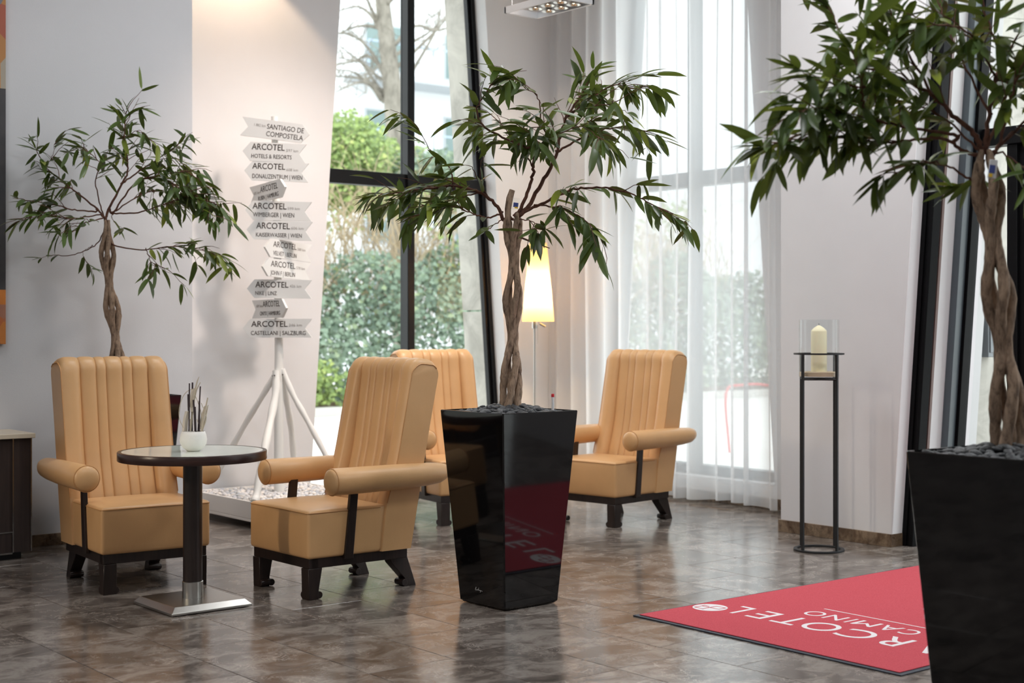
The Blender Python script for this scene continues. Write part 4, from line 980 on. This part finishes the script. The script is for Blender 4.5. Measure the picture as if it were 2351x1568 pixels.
left_b = [
 ([(245, 490), (282, 420), (294, 380), (286, 314), (290, 255)], .011, .45, .05, 1.5),
 ([(282, 420), (327, 388), (380, 355), (416, 325)], .008, .3, .1, 1.3),
 ([(261, 486), (310, 420), (367, 404), (429, 396), (472, 425)], .008, .35, -.15, 1.35),
 ([(261, 490), (327, 486), (388, 465), (449, 453), (496, 480)], .007, .35, -.2, 1.35),
 ([(261, 563), (335, 573), (392, 567), (449, 571), (508, 584)], .006, .42, .05, 1.15),
 ([(229, 486), (180, 445), (143, 416), (102, 380), (82, 343)], .008, .4, .08, 1.2),
 ([(220, 486), (171, 482), (122, 469), (73, 461), (28, 455)], .007, .35, -.1, 1.1),
 ([(229, 494), (163, 502), (106, 494), (49, 505)], .006, .3, -.2, 1.15),
 ([(222, 560), (171, 584), (122, 586), (94, 592)], .005, .75, .05, .6),
 ([(210, 566), (190, 580), (200, 605)], .003, .7, .05, .5),
 ([(233, 482), (220, 420), (229, 376), (204, 351), (180, 335)], .006, .5, -.15, 1.1),
 ([(269, 482), (327, 445), (367, 437), (410, 450)], .006, .35, .2, 1.1),
 ([(335, 573), (347, 600), (367, 612), (392, 629)], .004, .2, -.1, .9),
 ([(367, 404), (408, 429), (457, 453), (495, 505)], .005, .1, -.25, 1.4),
 ([(240, 500), (200, 510), (170, 530), (140, 535)], .005, .3, -.25, 1.0),
 ([(286, 314), (320, 300), (350, 330)], .004, .1, -.1, 1.0),
 ([(102, 380), (120, 360), (125, 330)], .004, .1, .1, 1.0),
 ([(380, 355), (410, 370), (440, 385)], .004, .1, .15, 1.2),
 ([(257, 500), (268, 515), (285, 525)], .003, .3, -.1, .6),
]
fig_tree((3.66, 8.22), 8.69, 'fig tree with a braided trunk behind the left armchair, against the grey wall', [(275, 900), (268, 812), (262, 740), (252, 670), (248, 610), (246, 560), (246, 505)], left_b, 33, .14, 640, twist=(.33, .3), per=.95, ymax=8.6)
right_b = [
 ([(2237, 307), (2187, 264), (2144, 221), (2098, 193), (2037, 171), (1976, 150)], .012, .4, .05, 1.1),
 ([(2208, 343), (2173, 321), (2109, 318), (2023, 329), (1930, 314), (1851, 318), (1787, 329), (1750, 340)], .008, .35, -.1, 1.1),
 ([(2198, 311), (2101, 296), (2012, 275), (1984, 243), (1980, 200), (1955, 114)], .008, .4, -.15, 1.1),
 ([(2012, 275), (1930, 264), (1880, 255), (1835, 255)], .006, .1, -.2, 1.2),
 ([(1980, 200), (1923, 195), (1880, 179), (1835, 160)], .005, .1, -.1, 1.1),
 ([(2266, 300), (2287, 179), (2301, 143), (2270, 54), (2240, -40)], .011, .45, .1, 1.0),
 ([(2287, 179), (2258, 125), (2216, 71), (2144, 54), (2080, 30)], .007, .2, -.15, 1.0),
 ([(2144, 221), (2073, 100), (2037, 7), (2010, -60)], .007, .3, .1, 1.0),
 ([(2230, 411), (2180, 382), (2126, 371), (2090, 379), (2045, 405)], .006, .45, -.1, .9),
 ([(2287, 350), (2316, 250), (2334, 186), (2385, 60)], .009, .4, -.1, 1.0),
 ([(2290, 340), (2330, 300), (2400, 280), (2480, 290)], .007, .3, .1, 1.0),
 ([(2266, 250), (2200, 120), (2160, 20), (2120, -80)], .007, .3, .25, 1.0),
 ([(2301, 143), (2351, 60), (2420, -30)], .007, .2, -.2, 1.0),
 ([(1976, 150), (1930, 70), (1905, 15)], .005, .1, .05, .8),
 ([(2230, 330), (2150, 260), (2060, 230), (1990, 235)], .006, .3, .25, 1.0),
 ([(2300, 350), (2340, 380), (2370, 400)], .005, .3, -.15, .9),
 ([(2250, 400), (2225, 420), (2205, 425)], .004, .4, .1, .8),
 ([(2300, 330), (2420, 220), (2520, 160)], .008, .3, .0, .9),
 ([(2280, 300), (2360, 120), (2440, 20), (2460, -120)], .009, .3, .0, .9),
]
fig_tree((4.24, 2.63), 4.71, 'large fig tree at the right edge growing beside the red mat', [(2318, 1030), (2312, 900), (2300, 760), (2288, 640), (2276, 520), (2268, 430), (2260, 345)], right_b, 57, .15, 860, twist=(.34, .2), per=1.08)
ft = [o for o in bpy.data.objects if o.name.startswith('fig_tree')][-1]; o_ = Vector(ft.location)
tg = MB().box(-.013, .013, -.004, .004, -.03, .03).build('plant_tag', M['gauge'], ft, bevel=.002); tg.location = at(2279, 388, 4.62) - o_; tg.rotation_euler = (0, .12, TH - PI / 2)
MB().box(-.012, .006, -.0055, -.0045, -.014, .012).build('print', M['tag_blue'], tg); MB().box(-.012, .0, -.0058, -.0045, -.027, -.016).build('print', M['tag_yellow'], tg)

# ------------------------------------------------------------------ red entrance mat
mt_ = empty('entrance_mat', (4.69, 3.39, 0), label='red entrance mat with white hotel lettering and dark rubber border', cat='mat')
MB().box(0, 2.5, 0, 1.5, 0.0005, .006).build('rubber_border', M['rubber'], mt_, bevel=.002)
MB().box(.022, 2.478, .022, 1.478, .006, .0105).build('pile', M['red'], mt_, bevel=.002)
def mat_text(s, wd, h_, u_, v_, bold):
    F = Matrix(((0, -1, 0, u_ - 4.69), (1, 0, 0, v_ - 3.39), (0, 0, 1, .0104), (0, 0, 0, 1))); return text_mesh('lettering', s, wd, h_, M['mat_white'], mt_, F, .0008, max(bold, .0))
for ch, a, b in (('A', 3.455, 3.64), ('R', 3.70, 3.825), ('C', 3.865, 4.03), ('O', 4.06, 4.235), ('T', 4.255, 4.385), ('E', 4.435, 4.535), ('L', 4.605, 4.69)):
    mat_text(ch, b - a, .175, 5.235, a, -.012)
for ch, a, b in (('C', 3.785, 3.865), ('A', 3.885, 3.985), ('M', 4.005, 4.115), ('I', 4.142, 4.153), ('N', 4.19, 4.28), ('O', 4.305, 4.405)):
    mat_text(ch, b - a, .105, 5.412, a, -.012)
MB().box(5.483 - 4.69, 5.492 - 4.69, .08, 4.403 - 3.39, .0104, .0112).build('rule', M['mat_white'], mt_)
lg = MB().lathe([(.0, .0), (.084, .0), (.084, .0009), (0, .0009)], 40, (5.086 - 4.69, 4.768 - 3.39, .0104)).build('round_logo', M['mat_white'], mt_)
q = MB(); cx_, cy_ = 5.086 - 4.69, 4.768 - 3.39
def lb(x0, x1, y0, y1): q.box(cx_ + x0, cx_ + x1, cy_ + y0, cy_ + y1, .0113, .0117)
lb(-.006, .001, -.062, .05); lb(-.006, .05, -.062, -.055); lb(.043, .05, -.062, .0); lb(-.055, .05, -.004, .003); lb(-.055, -.048, -.004, .055); lb(-.055, .02, .048, .055); lb(.013, .02, .02, .055)
q.build('logo_strokes', M['red'], lg)

# ------------------------------------------------------------------ candle stand, glass, candle
cs = empty('candle_stand', (6.957, 5.623, 0), label='tall black iron candle stand with ring foot beside the white pier', cat='candle stand')
def ringm(r_, z, tr=.007, flat=False):
    pts = [(r_ * math.cos(2 * PI * i / 48), r_ * math.sin(2 * PI * i / 48), z) for i in range(49)]
    return MB().tube(pts, tr, 8, cap=False)
MB().lathe([(.13, .0), (.153, .0), (.153, .012), (.13, .012), (.13, 0)], 48, close=False).build('base_ring', M['black_metal'], cs, smooth=40, bevel=.002)
MB().lathe([(.130, 1.190), (.152, 1.190), (.152, 1.200), (.130, 1.200), (.130, 1.190)], 48, close=False).build('top_ring', M['black_metal'], cs, smooth=40)
an = [math.radians(a) for a in (36, 126, 216, 306)]
rot = TH - PI / 2
LP = [(.142 * math.cos(a + rot), .142 * math.sin(a + rot)) for a in an]
for x, y in LP: MB().box(x - .0075, x + .0075, y - .0075, y + .0075, .01, 1.192).build('leg', M['black_metal'], cs, bevel=.0015)
mb = MB()
for (x0, y0), (x1, y1) in ((LP[0], LP[2]), (LP[1], LP[3])): mb.tube([(x0, y0, 1.042), (x1, y1, 1.042)], .006, 8)
for (x0, y0), (x1, y1) in zip(LP, LP[1:] + LP[:1]): mb.tube([(x0, y0, 1.042), (x1, y1, 1.042)], .006, 8)
mb.build('support_bars', M['black_metal'], cs)
gc = (6.957, 5.623, 1.05)
hg = empty('glass_cylinder', gc, label='clear glass hurricane cylinder held in the iron candle stand', cat='glass')
MB().lathe([(.118, .008), (.118, .352), (.1195, .353), (.121, .352), (.121, .002), (.119, 0), (.0, 0), (.0, .008), (.118, .008)], 48, close=False).build('cylinder', M['clear'], hg, smooth=40)
cdl = empty('pillar_candle', (gc[0], gc[1], 1.085), label='ivory pillar candle standing in sand inside the glass cylinder', cat='candle')
MB().lathe([(.047, -.015), (.048, .0), (.048, .245), (.046, .252), (.03, .268), (.012, .280), (.004, .284)], 32).build('wax', M['candle'], cdl, smooth=40)
MB().lathe([(.0015, .283), (.0012, .295)], 8).build('wick', M['wick'], cdl)
sd_ = MB().lathe([(.116, 1.0585), (.116, 1.083), (.08, 1.088), (.05, 1.082), (.0, 1.084)], 40, (gc[0], gc[1], 0), close=False).build('candle_sand', M['sand'], smooth=50)
tag(sd_, 'beige sand bed under the candle in the glass cylinder', 'sand', kind='stuff')

# ------------------------------------------------------------------ floor lamp
lp = empty('floor_lamp', (7.63, 9.08, 0), label='floor lamp with glowing cream cone shade behind the planter', cat='lamp')
MB().lathe([(.14, 0), (.14, .012), (.135, .018), (.02, .024)], 40).build('base', M['steel'], lp, smooth=40)
MB().tube([(-.022, .018, .02), (-.022, .018, 1.36)], .009, 12).build('pole', M['steel'], lp, smooth=60)
MB().lathe([(.022, 1.345), (.022, 1.41)], 20, (-.022, .018, 0)).build('socket', M['steel'], lp, smooth=40)
MB().tube([(.015, -.005, 1.385), (.05, -.035, 1.36)], .010, 10).build('switch', M['steel'], lp, smooth=60)
MB().tube([(-.005, .0, 1.37), (-.005, .0, 1.22)], .0015, 5).build('pull_cord', M['steel'], lp)
MB().lathe([(.133, 1.403), (.072, 2.05)], 48, close=False).build('lamp_shade', M['shade'], lp, smooth=60)
MB().lathe([(.012, 1.41), (.03, 1.5), (.03, 1.54), (.0, 1.57)], 16).build('bulb', M['bulb'], lp, smooth=60)
light('lamp_bulb', 'POINT', (7.63, 9.08, 1.66), 75, (1, .64, .30), shadow_soft_size=.045)

# ------------------------------------------------------------------ curtain
r = random.Random(77); cu = []; y = 9.47
vsn = []
while y > 6.92:
    w_ = r.uniform(.07, .13) if y > 8.72 else r.choice((.05, .06, .09, .13, .18)); cu.append((y, w_)); y -= w_
ys_ = []; side = 1
for (y, w_) in cu:
    for k in range(8):
        t_ = k / 8; ys_.append((y - w_ * t_, side * (.052 if w_ < .1 else .038) * math.sin(PI * t_) ** .8)); 
    side = -side
vs, fs = [], []; nz = 16
for (y, d) in ys_:
    for k in range(nz + 1):
        z = .035 + (RH - .06) * k / nz; fl_ = 1 - .25 * k / nz
        vs.append((8.085 + d * fl_ + .01 * math.sin(y * 3 + z), y + .006 * math.sin(z * 1.3 + y * 9), z + (.012 * math.sin(y * 7) if k == 0 else 0)))
N = nz + 1
fs = [(i * N + k, i * N + k + 1, (i + 1) * N + k + 1, (i + 1) * N + k) for i in range(len(ys_) - 1) for k in range(nz)]
ct = MB().add(vs, fs).build('sheer_curtain', M['sheer'], smooth=180)
tag(ct, 'floor-length white sheer curtain hanging over the right window', 'curtain')

# ------------------------------------------------------------------ hanging spotlight frame
hx0, hx1, hy0, hy1, hz = 6.256, 6.556, 7.21, 7.81, 3.54
sl = empty('spotlight_pendant', (hx0, hy0, hz), label='rectangular aluminium spotlight frame hanging from the ceiling by the curtain', cat='ceiling light')
w_, d_ = hx1 - hx0, hy1 - hy0; tk = .03
MB().box(0, w_, 0, tk * .6, 0, .045).box(0, w_, d_ - tk * .6, d_, 0, .045).box(0, tk * .6, 0, d_, 0, .045).box(w_ - tk * .6, w_, 0, d_, 0, .045).build('frame', M['alu'], sl, bevel=.002)
MB().box(tk * .6, w_ - tk * .6, .05, .44, .036, .042).build('mount_plate', M['alu'], sl)
for i in range(2):
    for j in range(3):
        c_ = (.09 + .12 * i, .11 + .13 * j, .0)
        rf = MB().lathe([(.02, .036), (.035, .022), (.048, .004), (.05, .004), (.038, .024), (.022, .036)], 24, c_, close=False).build('reflector', M['reflector'], sl, smooth=60)
        MB().lathe([(.0, .012), (.007, .014), (.008, .03)], 12, c_, close=False).build('bulb', M['bulb'], rf, smooth=60)
for x_, y_ in ((.02, .06), (w_ - .02, .06), (.02, d_ - .06), (w_ - .02, d_ - .06)):
    MB().tube([(x_, y_, .04), (x_, y_, RH - hz)], .0025, 6).build('hanging_rod', M['alu'], sl)

# ------------------------------------------------------------------ picture and sideboard at the left edge
pic = empty('wall_picture', (1.5, 8.754, 1.254), label='tall abstract canvas on the grey wall at the left edge', cat='picture')
MB().box(0, 1.604, -.04, 0, 0, 3.0).build('canvas', M['canvas'], pic, bevel=.003)
sb = empty('sideboard', (1.5, 8.335, 0), label='dark wood sideboard with cream top and chrome edge strips, left edge', cat='sideboard')
MB().box(-.02, 1.635, -.025, .405, .708, .736).build('worktop', M['cream'], sb, bevel=.003)
MB().box(0, 1.61, .012, .40, .06, .708).build('carcass', M['cabinet_wood'], sb)
MB().box(.02, 1.58, .06, .39, 0, .06).build('plinth', M['black_metal'], sb)
MB().box(1.515, 1.612, -.004, .012, .045, .708).build('stile', M['cabinet_wood'], sb, bevel=.001)
MB().box(0, 1.505, -.002, .012, .045, .16).build('lower_panel', M['cabinet_wood'], sb, bevel=.001)
MB().box(0, .75, .004, .012, .165, .70).build('door_panel', M['cabinet_wood'], sb); MB().box(.754, 1.505, .004, .012, .165, .70).build('door_panel', M['cabinet_wood'], sb)
for bx in ((1.505, 1.513, -.007, .012, .045, .708), (1.612, 1.619, -.008, .012, .045, .708), (0, 1.505, -.006, .012, .160, .166), (0, 1.505, -.006, .012, .036, .045)):
    MB().box(*bx).build('chrome_strip', M['chrome'], sb)
